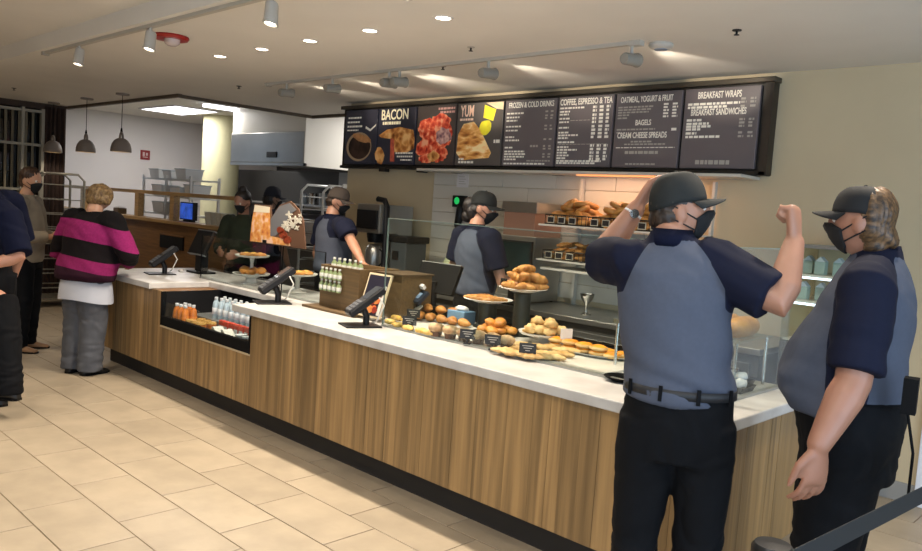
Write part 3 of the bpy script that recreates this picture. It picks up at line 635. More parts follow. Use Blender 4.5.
class Person: pass
def person(name, label, foot, ang, h=1.75, build=1.0, belly=0, skinc='b98a6c', voxel=.008, shirt=None, trousers=None, joints=None, face=None,
           sleeve=.62, armk=1.0, hem=.90, hands=None, shoe=None, mask=True, lean=0, hipw=1.0, group=None, cat='person', loose=0, headk=1.0):
    s = h/1.75; P = Person()
    foot = Vector(foot); fw = Vector((math.cos(ang), math.sin(ang), 0)); rt = Vector((math.sin(ang), -math.cos(ang), 0)); up = Vector((0, 0, 1))
    def W(x, y, z): return foot + rt*(x*s) + fw*((y + lean*max(0, z-.95))*s) + up*(z*s)
    J = dict(pel=W(0,0,.97), chest=W(0,.0,1.30), neck=W(0,-.01,1.475), head=W(0,.035,1.632))
    for sd, n in ((1, 'R'), (-1, 'L')):
        J['sh'+n] = W(sd*.178*build**.5, -.01, 1.415); J['el'+n] = W(sd*(.245*build), -.03, 1.13); J['wr'+n] = W(sd*(.26*build), .07, .885)
        J['hip'+n] = W(sd*.092*hipw, 0, .93); J['kn'+n] = W(sd*.105*hipw, .015, .50); J['an'+n] = W(sd*.11*hipw, -.01, .09); J['toe'+n] = fw+rt*sd*.2
    if joints: J.update({k: (v(W) if callable(v) else v) for k, v in joints.items()})
    root = thing(name, label, cat, foot, group)
    P.root, P.J, P.W, P.fw, P.rt, P.up, P.s = root, J, W, fw, rt, up, s
    hf = Vector(face).normalized() if face is not None else fw
    hr = hf.cross(up).normalized(); hu = hr.cross(hf).normalized()
    P.hf, P.hr, P.hu, P.hc = hf, hr, hu, J['head']; P.hs = s*headk; hs_ = s*headk
    # ---- body (skin): one continuous surface
    b = MB()
    b.ell(J['head'], (.077*hs_, .098*hs_, .122*hs_), 32, 24, head_shape, (hr, hf, hu))
    for sd in (-1, 1): b.ell(J['head']+hr*(sd*.078*hs_)-hf*(.008*hs_)-hu*(.01*hs_), (.012*hs_, .022*hs_, .034*hs_), 10, 8, None, (hr, hf, hu))
    b.tube([J['neck']-up*.05*s, J['neck']+up*.03*s, J['head']-hu*.07*s-hf*.015*s], [.068*s*build**.4, .058*s*build**.5, .055*s*build**.5], 16)
    tor = []
    spec = [(.86, .13, .10), (.97, .145, .105), (1.1, .135, .10), (1.25, .145, .10), (1.36, .15, .095), (1.43, .13, .075), (1.48, .06, .055)]
    for z, a, c in spec:
        ctr = W(0, 0, z) if z < 1.0 else J['pel'].lerp(J['neck'], (z-.97)/(1.475-.97))
        tor.append([ctr + rt*(a*s*build*math.cos(t)) + fw*(c*s*math.sin(t)) for t in (2*math.pi*j/24 for j in range(24))])
    b.loft(tor)
    for n, sd in (('R', 1), ('L', -1)):
        S, E, R_ = J['sh'+n], J['el'+n], J['wr'+n]; k = s*build**.5*armk; k0 = s*build**.3
        b.tube([S.lerp(J['neck'], .35), S, S.lerp(E, .35), S.lerp(E, .75), E, E.lerp(R_, .25), E.lerp(R_, .6), R_],
               [.034*k0, .048*k0, .046*k0, .043*k, .041*k, .043*k, .036*k, .027*k], 14, True)
        hd, pn, cu, th = (hands or {}).get(n, ((R_-E), None, .35, .5))
        hd = Vector(hd); pn = Vector(pn) if pn is not None else -rt*sd
        sg = 1 if (hd.normalized().cross(pn)).dot(fw if abs(hd.normalized().dot(fw)) < .8 else up) > 0 else -1
        if isinstance(th, tuple): th, sg = th
        hand(b, R_+hd.normalized()*.012*s, hd, pn, sg, cu, s*(1+.7*(armk-1)), th)
        H_, K, A = J['hip'+n], J['kn'+n], J['an'+n]
        b.tube([H_, H_.lerp(K, .5), K, K.lerp(A, .4), A, A-up*.05*s], [.075*s, .065*s, .05*s, .045*s, .033*s, .036*s], 12, True)
    me = remesh(b, voxel, 3, name+'_body'); P.body = finish(me, 'body', skin('skin_'+skinc, skinc), root)
    for sd in (-1, 1):
        ec = J['head']+hr*(sd*.029*hs_)+hf*(.080*hs_)+hu*(.004*hs_)
        eo = MB().ell(ec, (.012*s,)*3, 12, 8).build('eye', M_eye, root, True); MB().ell(ec+hf*.0085*s, (.0055*s,)*3, 8, 6).build('iris', M_iris, eo, True)
    # ---- trousers
    if trousers:
        t = MB(); tl = trousers.get('leg', 1.0); rings = []
        for z, a, c in ((.80, .165, .115), (.90, .175, .125), (1.0, .17, .12+belly*.35), (trousers.get('top', 1.04), .165, .115+belly*.5)):
            rings.append([W(0, belly*.25*(z-.8)*4 if z > .8 else 0, z) + rt*(a*s*build*hipw*math.cos(q)) + fw*(c*s*build**.5*trousers.get('deep', 1)*math.sin(q)) - fw*(.01 if 'deep' in trousers else 0) for q in (2*math.pi*j/28 for j in range(28))])
        t.loft(rings)
        for n in 'RL':
            H_, K, A = J['hip'+n], J['kn'+n], J['an'+n]; r = s*tl*build**.5
            Kf = K + fw*.01
            t.tube([H_+up*.0, H_.lerp(Kf, .3), H_.lerp(Kf, .65), Kf, Kf.lerp(A, .35), Kf.lerp(A, .75), A-up*.02*s, A-up*.05*s], [.098*r*hipw, .099*r*hipw, .088*r, .078*r, .074*r, .071*r, .072*r, .073*r], 18)
        me = remesh(t, max(voxel, .009), 5, name+'_trousers')
        kz = [J['kn'+n] for n in 'RL']; az = [J['an'+n] for n in 'RL']
        def dT(p):
            w_ = .0; 
            for q in kz: w_ += .8*math.exp(-(p-q).length_squared/.03)
            for q in az: w_ += 1.1*math.exp(-(p-q).length_squared/.025)
            w_ += .55*math.exp(-((p.z-.88*s)**2)/.006)
            return (.0025+.009*w_)*noise.noise(Vector((p.x*9, p.y*9, p.z*(26+8*noise.noise(p*5))))) + .003*noise.noise(p*11)
        P.trousers = finish(me, 'trousers', trousers['mat'], root, dT)
    # ---- shoes
    for n, sd in (('R', 1), ('L', -1)):
        A = J['an'+n].copy(); td = Vector(J['toe'+n]); td.z = 0; td.normalize(); tr = td.cross(up); A0 = Vector((A.x, A.y, A.z-.09*s))
        sb = MB(); rr = []
        for yv, wv, hv in ((-.085, .02, .03), (-.075, .034, .065), (-.03, .040, .088), (.03, .043, .082), (.09, .048, .058), (.14, .047, .045), (.175, .036, .036), (.19, .015, .022)):
            c = A0 + td*(yv*s); q = []
            for j in range(16):
                a = 2*math.pi*j/16; q.append(c + tr*(wv*s*math.cos(a)*(1 if math.sin(a) < 0 else .92)) + up*max(0.002, (hv*s*(.5+.5*math.sin(a)) if math.sin(a) > -.4 else 0.002)))
            rr.append(q)
        sb.loft(rr); sh_ = sb.build('shoe', shoe or M_shoe, root, 'all')
        so = MB(); 
        so.loft([[A0 + td*(yv*s) + tr*(wv*s*x_) + up*z_ for x_, z_ in ((-1, 0), (1, 0), (1, .016), (-1, .016))] for yv, wv in ((-.085, .025), (-.06, .04), (.03, .045), (.1, .051), (.15, .048), (.193, .02))])
        so.build('sole', M_black, sh_)
    # ---- shirt
    if shirt:
        t = MB(); rings = []; lo = shirt.get('loose', 0); hm = shirt.get('hem', hem)
        prof = [(hm, .174+lo, .122+belly*.5), (hm+.05, .178+lo, .130+belly*.85), (1.10, .172+lo*.8, .125+belly), (1.2, .176+lo*.6, .126+belly*.75), (1.3, .182+lo*.4, .124+belly*.35), (1.38, .180+lo*.3, .115+belly*.1), (1.435, .150+lo*.2, .092), (1.465, .095, .075), (1.50, .068, .066)]
        for z, a, c in prof:
            ctr = W(0, 0, z) if z < 1.0 else J['pel'].lerp(J['neck'], (z-.97)/(1.475-.97))
            bf = belly*.9*math.exp(-((z-1.13)/.13)**2)
            rings.append([ctr + fw*(bf*s) + rt*(a*s*build*math.cos(q)) + fw*(c*s*build**.4*math.sin(q)) for q in (2*math.pi*j/30 for j in range(30))])
        t.loft(rings)
        sl_ = shirt.get('sleeve', sleeve); sr = shirt.get('sr', 1.0)
        for n in 'RL':
            S, E, R_ = J['sh'+n], J['el'+n], J['wr'+n]; k = s*build**.5*sr
            if sl_ <= 1: pts = [S.lerp(J['neck'], .45), S, S.lerp(E, sl_*.4), S.lerp(E, sl_*.75), S.lerp(E, sl_)]; rad = [.06*k, .078*k, .077*k, .074*k, .074*k]
            else:
                pts = [S.lerp(J['neck'], .45), S, S.lerp(E, .35), S.lerp(E, .75), E, E.lerp(R_, .3), E.lerp(R_, .65), E.lerp(R_, sl_-1)]; rad = [.06*k, .078*k, .075*k, .068*k, .064*k, .058*k, .050*k, .043*k]
            t.tube(pts, rad, 18, False)
            t.ell(S, (.074*k,)*3, 12, 8)
        me = remesh(t, max(voxel, .008), shirt.get('smooth', 6), name+'_shirt')
        els = [J['sh'+n].lerp(J['el'+n], .3) for n in 'RL']
        wk = shirt.get('wrinkle', 1.0)
        def dS(p):
            w_ = .35 + .9*math.exp(-((p.z-1.02*s)**2)/.012)
            for q in els: w_ += .8*math.exp(-(p-q).length_squared/.02)
            d_ = (p-foot).dot(rt)
            dia = p.z*16 + d_*9 + 1.5*noise.noise(p*3)
            return wk*(.0080*w_*noise.noise(Vector((p.x*3.2, p.y*3.2, dia))) + .003*noise.noise(p*9))
        P.shirt = finish(me, 'shirt', shirt['mat'], root, dS, shirt['zone'](P) if shirt.get('zone') else None)
        if shirt.get('collar'):
            c = MB(); rr = []
            for z, a, c_ in ((-.04, .076, .072), (.012, .062, .060), (.018, .064, .062), (-.015, .073, .071), (-.04, .082, .078), (-.037, .076, .074)):
                rr.append([J['neck'] + up*((z+.02)*s) + rt*(a*s*build**.5*math.cos(q)) + fw*(c_*s*build**.5*math.sin(q)) for q in (2*math.pi*j/28 for j in range(28))])
            c.loft(rr, False).build('collar', shirt['collar'], P.shirt, 'all')
    if mask:
        P.mask = add_mask(P, mask)
    return P
def add_mask(P, mk=True):
    s, hf, hr, hu, hc = P.hs, P.hf, P.hr, P.hu, P.hc
    outer, inner = [], []; nu, nv = 16, 9
    for off, L in ((.006, outer), (.002, inner)):
        for i in range(nv):
            row = []
            for j in range(nu+1):
                aa = abs(-1+2*j/nu); v_ = i/(nv-1); z = -.07-.17*aa**2 - (.89-.40*aa**2.5)*v_
                a = math.radians(-58+116*j/nu)
                cp = math.sqrt(max(.05, 1-z*z*.92)); q = head_shape(Vector((cp*math.sin(a)*.98, cp*math.cos(a), z)))
                bul = .013*math.exp(-(a/.6)**2)*math.sin(math.pi*min(1, .08+.92*v_))
                n = (hr*q.x + hf*q.y*1.1).normalized()
                row.append(hc + hr*(q.x*.077*s) + hf*(q.y*.098*s) + hu*(q.z*.122*s) + n*((off+bul)*s))
            L.append(row)
    m = MB(); W_ = nu+1; vs = [p for r in outer for p in r] + [p for r in inner for p in r]; o2 = nv*W_; fs = []
    for i in range(nv-1):
        for j in range(nu):
            fs.append((i*W_+j, i*W_+j+1, (i+1)*W_+j+1, (i+1)*W_+j)); fs.append((o2+i*W_+j, o2+(i+1)*W_+j, o2+(i+1)*W_+j+1, o2+i*W_+j+1))
    for j in range(nu):
        fs.append((j, o2+j, o2+j+1, j+1)); k = (nv-1)*W_+j; fs.append((k, k+1, o2+k+1, o2+k))
    for i in range(nv-1):
        k = i*W_; fs.append((k, k+W_, o2+k+W_, o2+k)); k = i*W_+nu; fs.append((k, o2+k, o2+k+W_, k+W_))
    m.add(vs, fs); mo = m.build('face_mask', M_mask, P.root, 'all')
    for sd, jx in ((-1, 0), (1, nu)):
        ear = hc + hr*(sd*.084*s) - hf*(.030*s)
        for i, dz in ((1, .02), (nv-3, -.03)):
            p = outer[i][jx]; MB().tube([p, p.lerp(ear+hu*dz*s, .5)+hr*(sd*.004*s), ear+hu*dz*s], .0028*s, 6).build('ear_loop', M_mask, mo, True)
    return mo
def add_cap(P, m, brim_m=None, tilt=0, crown=1.0, label=None):
    s, hf, hr, hu = P.hs, P.hf, P.hr, P.hu; hc = P.hc + hu*(.018*s)
    c = MB(); rings = []
    for i in range(12):
        t = i/11; z = .012+ .102*crown*math.sin(t*math.pi/2); sc = math.cos(t*math.pi/2*.97)**.62
        rings.append([hc + hr*(.085*s*sc*math.cos(a)) + hf*(.105*s*sc*math.sin(a) - .003*s) + hu*((z - .022*(1-t)*max(0, -math.sin(a)))*s) for a in (2*math.pi*j/28 for j in range(28))])
    inner = [[p - (p-hc).normalized()*.004 for p in r] for r in rings]
    c.loft(inner[::-1] + rings, False)
    co_ = c.build('cap', m, P.root, 'all')
    if label: co_['label'] = label
    b = MB(); top, bot = [], []
    for i in range(7):
        r = i/6; rowt, rowb = [], []
        for j in range(15):
            a = math.radians(-68+136*j/14); rx = .088*math.sin(a); ry = .107*math.cos(a)
            ext = .062*r*max(0, math.cos(a*1.15))**.5
            p = hc + hr*(rx*s*(1-.06*r)) + hf*((ry+ext)*s) + hu*((.016 - .022*(math.sin(a)**2)*(.3+r) - .006*r - tilt*r)*s)
            rowt.append(p); rowb.append(p - hu*.004*s)
        top.append(rowt); bot.append(rowb)
    n = 15; vs = [p for r in top for p in r] + [p for r in bot for p in r]; o2 = 7*n; fs = []
    for i in range(6):
        for j in range(14):
            fs += [(i*n+j, i*n+j+1, (i+1)*n+j+1, (i+1)*n+j), (o2+i*n+j, o2+(i+1)*n+j, o2+(i+1)*n+j+1, o2+i*n+j+1)]
    for j in range(14): fs += [(6*n+j, 6*n+j+1, o2+6*n+j+1, o2+6*n+j), (j, o2+j, o2+j+1, j+1)]
    for i in range(6): fs += [(i*n, (i+1)*n, o2+(i+1)*n, o2+i*n), (i*n+14, o2+i*n+14, o2+(i+1)*n+14, (i+1)*n+14)]
    b.add(vs, fs); b.build('cap_brim', brim_m or m, co_, 'all')
    MB().ell(hc+hu*((.012+.102*crown)*s), (.007*s, .007*s, .005*s), 8, 6).build('cap_button', m, co_, True)
    return co_
def hair_mat(name, c1, c2, st=(3, 3, 3), sc=14):
    return mat(name, c1, .5, col2=c2, scale=sc, stretch=st, bump=.25, bscale=16)
def add_hair(P, m, blobs, ridge=.006, voxel=.007, freq=(38, 8)):
    s, hf, hr, hu, hc = P.hs, P.hf, P.hr, P.hu, P.hc; b = MB()
    for (x, y, z), (rx, ry, rz) in blobs: b.ell(hc + hr*(x*s) + hf*(y*s) + hu*(z*s), (rx*s, ry*s, rz*s), 20, 14, None, (hr, hf, hu))
    me = remesh(b, voxel, 5, 'hair')
    def d(p):
        q = p-hc; a = math.atan2(q.dot(hr), q.dot(hf)); return ridge*(noise.noise(Vector((a*freq[0]/6, q.dot(hu)*freq[1], 3)))*1.2 + .6*noise.noise(Vector((a*freq[0]/2.5, q.dot(hu)*freq[1]*1.5, 7)))) + .004*noise.noise(p*30)
    return finish(me, 'hair', m, P.root, d)
def raglan(arm_lat=.165, top=.062, low=.17):
    """navy raglan sleeves: seam runs from the collar down to the armpit"""
    def mk(P):
        J, s = P.J, P.s; ax = (J['neck']-J['pel'])
        def z(p):
            q = (p-J['pel']).dot(ax)/ax.length_squared; c = J['pel'].lerp(J['neck'], q)
            lat = (p-c).dot(P.rt)/s; below = (1-q)*ax.length/s
            n = 'R' if lat > 0 else 'L'; lat = abs(lat); S, E = J['sh'+n], J['el'+n]
            t = max(0, min(1.2, (p-S).dot(E-S)/(E-S).length_squared)); da = (p-(S.lerp(E, t))).length
            sl = (.112*s - da)/.1 if t > .1 else -1
            bound = top + (arm_lat-top)*max(0, min(1, below/low))**.75
            ra = (lat-bound)/.1
            if below > low: ra = min(ra, (low-below)/.05) if t <= .1 else -1
            if below < .005: ra = 1
            return .5 + max(-.45, min(.45, max(min(sl, (lat-bound*.97)/.1), ra)))
        return z
    return mk
NAVY, GREYB = '0f1326', '494e5b'
M_uniform = zone_mat('uniform_shirt', [(.5, GREYB), (1, NAVY)], .85, .05)
M_navy = mat('navy_collar', NAVY, .9, spec=.1)
M_cap = mat('black_cap', '101413', .8, var=.15, scale=30)
M_belt = mat('black_belt', '1a1b1e', .6)
def add_belt(P, z, a, c, off=0, m=None, build=1.0):
    b = MB(); rr = []
    for dz, dr in ((-.015, 0), (-.015, .004), (.015, .004), (.015, 0)):
        rr.append([P.W(0, off, z) + P.up*dz + P.rt*((a+dr)*P.s*math.cos(q)) + P.fw*((c+dr)*P.s*math.sin(q)) for q in (2*math.pi*j/36 for j in range(36))])
    rr.append(rr[0]); bo = b.loft(rr, False).build('belt', m or M_belt, P.root, 'all')
    for q in (-2.6, -1.9, -1.25, -.55, .6, 2.5):
        cpt = P.W(0, off, z) + P.rt*((a+.007)*P.s*math.cos(q)) + P.fw*((c+.007)*P.s*math.sin(q))
        n = (P.rt*math.cos(q)/a + P.fw*math.sin(q)/c).normalized(); MB().obox(cpt, (n.cross(P.up), n, P.up), (.006, .003, .026)).build('belt_loop', M_blk_cloth, bo)
    return bo


# ---- man in the foreground, back to the camera, both arms raised
B1 = at(680, 388, 2.72); a1 = math.radians(118)
tro = dict(mat=M_blk_cloth, leg=1.02, top=1.05)
uni = dict(mat=M_uniform, zone=raglan(), collar=M_navy, hem=1.0, sleeve=.86, sr=1.12, wrinkle=1.9)
m1 = person('person', 'man in a black cap and grey navy uniform shirt, back turned, both arms raised', (B1.x, B1.y, 0), a1, 1.78, 1.06, .02, 'a0735c', .0065,
    shirt=uni, trousers=tro, face=(.78, .62, .17), armk=1.2, headk=.94,
    joints=dict(head=at(679, 211, 2.74), neck=at(672, 240, 2.72), shL=at(631, 263, 2.76), elL=at(600, 260, 2.98), wrL=at(636, 209, 2.95), shR=at(714, 263, 2.69), elR=at(780, 303, 2.55), wrR=at(794, 243, 2.62)),
    hands=dict(R=(UPV*.95+RGT*.05+FWD*.1, RGT*-.6+FWD*.5, 1.25, .9), L=(UPV*.8+RGT*.5, FWD*-.2+RGT*.6-UPV*.3, .5, .5)))
add_cap(m1, M_cap, crown=1.1)
add_hair(m1, hair_mat('dark_brown_hair', '1d140f', '35261b'), [((0, -.035, -.02), (.080, .075, .055)), ((0, -.01, .03), (.081, .098, .06))], .003)
add_belt(m1, 1.04, .182, .133)
wv = (m1.J['wrL']-m1.J['elL']).normalized(); wc = m1.J['wrL']-wv*.025
wo = MB().tube([wc-wv*.011, wc-wv*.009, wc+wv*.009, wc+wv*.011], [.034, .036, .036, .034], 20).build('wristwatch', mat('watch_strap', 'c9ccd0', .4), m1.root, True)
MB().cyl(wc-FWD*.034, wc-FWD*.044, .018, .017).build('watch_face', M_chrome, wo, True)

# ---- heavier man on the right, seen from his left, arm hanging
B2 = at(851, 405, 2.66); a2 = math.radians(190)
m2 = person('person', 'heavier man in a black cap standing sideways at the right, arm hanging', (B2.x, B2.y, 0), a2, 1.79, 1.2, .06, '9a6c56', .0065,
    shirt=dict(mat=M_uniform, zone=raglan(.18, .06), collar=M_navy, hem=1.0, sleeve=.89, sr=1.02, wrinkle=1.6), trousers=dict(mat=M_blk_cloth, leg=1.14, top=1.07, deep=1.1), face=(-.98, -.10, .0), armk=1.18, headk=.93,
    joints=dict(head=at(862, 222, 2.66), neck=at(877, 256, 2.68), shL=at(868, 288, 2.47), elL=at(853, 382, 2.42), wrL=at(819, 444, 2.38)),
    hands=dict(L=(-UPV*.97-RGT*.12, FWD*.9-RGT*.35, .32, .35)))
add_cap(m2, mat('black_cap_dark', '0b0d10', .8), crown=.95)
add_hair(m2, hair_mat('streaked_blond_hair', '20150d', '6e5030', (.4, 3, 2), 40), [((0, -.038, .03), (.086, .073, .098)), ((0, -.04, -.02), (.082, .066, .07)), ((0, -.085, -.045), (.045, .03, .04)), ((.0, -.105, -.062), (.026, .022, .026)), ((0, -.05, -.08), (.058, .042, .04))], .0035, freq=(60, 4))
pc = m2.W(-.17, -.175, 1.12)
bp_ = MB().obox(pc, (m2.rt, m2.fw, m2.up), (.028, .02, .055)).build('belt_pouch', M_black, m2.root)
MB().tube([pc-m2.up*.06, m2.W(-.18, -.20, .95), m2.W(-.17, -.20, .80)], .005, 6).build('cord', M_black, bp_)

zf = zat(82, 373, 0)
def stripes(P):
    def z(p):
        v = p-P.W(0, 0, 0); lat = v.dot(P.rt)
        return max(.02, min(.98, (v.z + .10*lat + .25*lat*lat - .78)/.68))
    return z
M_sweater = zone_mat('striped_sweater', [(.20, '2a0f1e'), (.34, '7a1c50'), (.56, '0f0a0d'), (.79, '84205a'), (1, '0d0a0c')], .95, .18)
w1 = person('person', 'customer with short blond hair in a black and magenta striped sweater', (zf.x, zf.y, 0), math.radians(115), 1.63, 1.54, .05, 'b98d73', .010,
    shirt=dict(mat=M_sweater, zone=stripes, hem=.87, sleeve=1.9, sr=1.15, loose=.025, wrinkle=1.4), trousers=dict(mat=mat('grey_jeans', '4c4e54', .9, var=.12, scale=14), leg=1.22, top=1.0), hipw=.9,
    face=(-.1, .95, -.30), mask=False, lean=.20, joints=dict(wrR=lambda W: W(.20, .33, 1.02), wrL=lambda W: W(-.16, .33, 1.0), elR=lambda W: W(.41, .06, 1.12), elL=lambda W: W(-.40, .05, 1.10)))
add_hair(w1, hair_mat('short_blond_hair', '5a4128', '93784e', (3, 3, 3)), [((0, -.015, .025), (.108, .115, .098)), ((0, -.05, -.035), (.098, .075, .07)), ((.085, .0, -.02), (.035, .06, .05)), ((-.085, 0, -.02), (.035, .06, .05)), ((.09, -.03, .05), (.03, .04, .03))], .007, freq=(50, 14))
# white undershirt showing below the sweater
us = MB(); rr = []
for z, a, c in ((.70, .268, .190), (.74, .266, .190), (.82, .255, .18), (.90, .235, .17)):
    rr.append([w1.W(0, .02, z - .035*math.cos(q)**2*(1 if z < .8 else 0)) + w1.rt*(a*w1.s*math.cos(q)*(1+.03*math.sin(5*q))) + w1.fw*(c*w1.s*math.sin(q)) for q in (2*math.pi*j/40 for j in range(40))])
us.loft(rr, False).build('undershirt', mat('white_cotton', 'b9bcc6', .9), w1.root, 'all')

# ---- person in a tan jacket waiting at the far left
tf = zat(24, 350, 0)
p3 = person('person', 'person with brown hair in a tan jacket and dark mask, waiting in profile', (tf.x, tf.y, 0), math.radians(52), 1.74, 1.05, .02, 'b98a6c', .011,
    shirt=dict(mat=mat('tan_jacket', '857a68', .9, var=.1, scale=10), hem=.86, sleeve=1.95, sr=1.15, loose=.01), trousers=dict(mat=M_blk_cloth, leg=1.05), face=(.85, .5, -.08), shoe=mat('tan_shoe', '8a6645', .6),
    joints=dict(elR=lambda W: W(.27, .02, 1.10), wrR=lambda W: W(.16, .27, 1.12), elL=lambda W: W(-.26, .03, 1.10), wrL=lambda W: W(-.10, .28, 1.08)))
add_hair(p3, hair_mat('brown_short_hair', '20130b', '4a2f1c'), [((0, -.02, .045), (.086, .102, .09)), ((0, -.05, -.02), (.08, .06, .06))], .006)

# ---- uniformed person cut by the left edge of the frame
lf = at(-16, 300, 5.5)
p4 = person('person', 'person in a navy sleeved uniform at the left edge, forearm held out', (lf.x, lf.y, 0), math.radians(205), 1.80, 1.1, .03, 'b5836b', .009,
    shirt=dict(mat=M_navy, collar=M_navy, hem=.98, sleeve=.95, sr=1.15), trousers=dict(mat=M_blk_cloth, leg=1.25),
    joints=dict(head=at(-30, 175, 5.5), shL=at(8, 218, 5.36), elL=at(19, 257, 5.3), wrL=at(-16, 266, 5.2), knL=at(6, 340, 5.40), anL=at(8, 386, 5.36), hipL=at(-4, 300, 5.45)), shoe=M_shoe)
add_cap(p4, M_cap)
add_hair(p4, MATS['dark_brown_hair'], [((0, -.035, -.02), (.080, .075, .055))], .003)

# ---- staff behind the counter
def staff(label, px, py, Y, ang, h, face, cap_m, hairm, **kw):
    f = yat(px, py, Y)
    P = person('person', label, (f.x, f.y, 0), math.radians(ang), h, kw.pop('build', 1.05), kw.pop('belly', .03), kw.pop('skinc', 'a87a62'), .010, shirt=kw.pop('shirt', dict(mat=M_uniform, zone=raglan(), collar=M_navy, hem=.98, sleeve=.7, sr=1.1)),
        trousers=dict(mat=M_blk_cloth), face=face, **kw)
    if cap_m: add_cap(P, cap_m)
    add_hair(P, hairm, kw.get('x', [((0, -.035, -.015), (.082, .075, .06)), ((0, -.01, .03), (.081, .098, .06))]), .003)
    return P
g1 = staff('worker in a grey brown cap bending over the wooden box of bottles', 330, 280, 4.35, 75, 1.74, (.80, .58, -.25), mat('grey_brown_cap', '4a4038', .85), MATS['dark_brown_hair'], build=1.2,
    joints=dict(elR=at(351, 240, 6.75), wrR=at(362, 262, 6.55), shR=at(345, 228, 6.8)))
g2 = staff('worker in a black cap at the order screen below the menu', 474, 280, 4.36, 80, 1.76, (.83, .52, -.15), M_cap, hair_mat('black_hair', '0d0a09', '1c1512'), build=1.0,
    joints=dict(elR=lambda W: W(.26, .06, 1.10), wrR=lambda W: W(.18, .32, 1.12)))
add_hair(g2, MATS['black_hair'], [((0, -.095, .0), (.06, .06, .07)), ((0, -.06, -.04), (.075, .06, .07)), ((0, -.10, -.08), (.05, .045, .05))], .004).name = 'ponytail'
M_green = mat('dark_green_top', '1c2413', .9, var=.2, scale=12)
f3 = yat(242, 245, 4.30)
g3 = person('person', 'woman in a dark green top with hair in a bun, looking down', (f3.x, f3.y, 0), math.radians(305), 1.66, .95, 0, '9a6f58', .010, shirt=dict(mat=M_green, hem=.95, sleeve=1.9, sr=1.05), trousers=dict(mat=M_blk_cloth), face=(.35, -.85, -.25),
    joints=dict(elR=lambda W: W(.24, .06, 1.12), wrR=lambda W: W(.12, .30, 1.10), elL=lambda W: W(-.24, .06, 1.12), wrL=lambda W: W(-.12, .30, 1.08)))
add_hair(g3, MATS['black_hair'], [((0, -.02, .045), (.084, .10, .088)), ((0, -.05, -.01), (.08, .07, .07)), ((0, -.03, .135), (.045, .045, .042))], .003)
f4 = at(268, 240, 8.9)
g4 = person('person', 'worker in a dark navy cap in the kitchen doorway behind the poster', (f4.x, f4.y, 0), math.radians(100), 1.72, 1.05, .02, '8d6a55', .011, shirt=dict(mat=M_uniform, zone=raglan(), collar=M_navy, hem=.98, sleeve=.7), trousers=dict(mat=M_blk_cloth), face=(.2, .95, -.1))
add_cap(g4, mat('navy_cap', '12141f', .85), crown=1.1)
add_hair(g4, MATS['black_hair'], [((0, -.035, -.02), (.088, .075, .075)), ((0, -.01, .02), (.084, .098, .06))], .004)
# ================================================================== things on and behind the counter
Vx, Vy, Vz = Vector((1, 0, 0)), Vector((0, 1, 0)), Vector((0, 0, 1))
M_edge = mat('glass_edge', '73847c', .3)
def guard(name, label, x0, x1, y, z1, end=None, dark=False, cat='sneeze guard', z0=TOP):
    g = thing(name, label, cat, ((x0+x1)/2, y, z0)); p = MB().box((x0, y-.004, z0), (x1, y+.004, z1)).build('front_pane', M_glass, g)
    em = M_black if dark else M_edge
    MB().box((x0, y-.005, z1), (x1, y+.004, z1+.004)).build('top_edge', em, g)
    MB().box((x0, y-.012, z0), (x1, y+.012, z0+.012)).build('base_channel', mat('clear_channel', '9da09c', .3, .5), g)
    if end:
        xe, y1 = end; MB().box((xe-.004, y, z0), (xe+.004, y1, z1)).build('end_pane', M_glass, g); MB().box((xe-.005, y, z1), (xe+.004, y1, z1+.004)).build('top_edge', em, g)
        MB().box((xe-.012, y, z0), (xe+.012, y1, z0+.012)).build('base_channel', MATS['clear_channel'], g)
    for x in (x0, x1): MB().box((x-.003, y-.004, z0), (x+.003, y+.004, z1)).build('edge_post', em, g)
    return g
guard('sneeze_guard', 'tall clear glass guard around the pastry display', -3.78, -1.5, 3.25, 1.535, (-1.5, 3.93))
guard('sneeze_guard', 'low glass guard with black edge in front of the cake stands', -6.58, -5.31, 3.47, 1.24, None, True)
guard('sneeze_guard', 'short low glass guard beside the wooden box', -5.28, -4.72, 3.47, 1.24, None, True)

# ---- card readers on swivel stands
def reader(label, px, py, rz, sc=1.0):
    b = zat(px, py, TOP); b.z = TOP; r = thing('card_reader', label, 'card reader', b, 'card readers on the worktop')
    MB().box((-.07, -.09, 0), (.07, .09, .008), .003).build('base_plate', M_dark, r, raw=True)
    MB().tube([(0, .03, .008), (0, .03, .05), (0, .01, .09)], .016, 10).build('stem', M_dark, r, True, raw=True)
    d = Vector((0, .80, .60)); n = Vector((0, -.60, .80)); c = Vector((0, .02, .12))
    bo = MB().obox(c, (Vx, d, n), (.045, .105, .018)).build('body', mat('reader_grey', '17171a', .5, spec=.25), r, raw=True)
    bo.modifiers.new('b', 'BEVEL').width = .008
    MB().obox(c+d*.048+n*.0185, (Vx, d, n), (.036, .045, .001)).build('screen', mat('reader_screen', '3c4046', .15), bo, raw=True)
    k = None
    for i in range(3):
        for j in range(4):
            q = MB().obox(Vector((0, 0, 0)), (Vx, d, n), (.009, .0075, .0025)) if k is None else None
            if k is None: k = q.build('key', mat('reader_key', '55565a', .5), bo, raw=True); o = k
            else: o = k.copy(); COL.objects.link(o)
            o.location = c + d*(-.025-.02*j) + n*.0195 + Vx*(-.024+.024*i)
    MB().tube([c+Vx*.04+d*.06-n*.01, c+Vx*.075+d*.05-n*.05, c+Vx*.07-d*.02-n*.09, c+Vx*.03-d*.03-n*.10], .004, 6).build('cable', mat('pale_cable', 'b9b7b0', .5), r, True, raw=True)
    rot(r, rz); r.scale = (sc,)*3; return r
reader('card reader at the far left end beside the order screen', 160, 274, math.radians(-10), 1.35)
reader('card reader on the worktop right of the drinks cooler', 272, 303, math.radians(-20), 1.4)
reader('card reader in front of the wooden bottle box', 360, 326, math.radians(-20), 1.3)

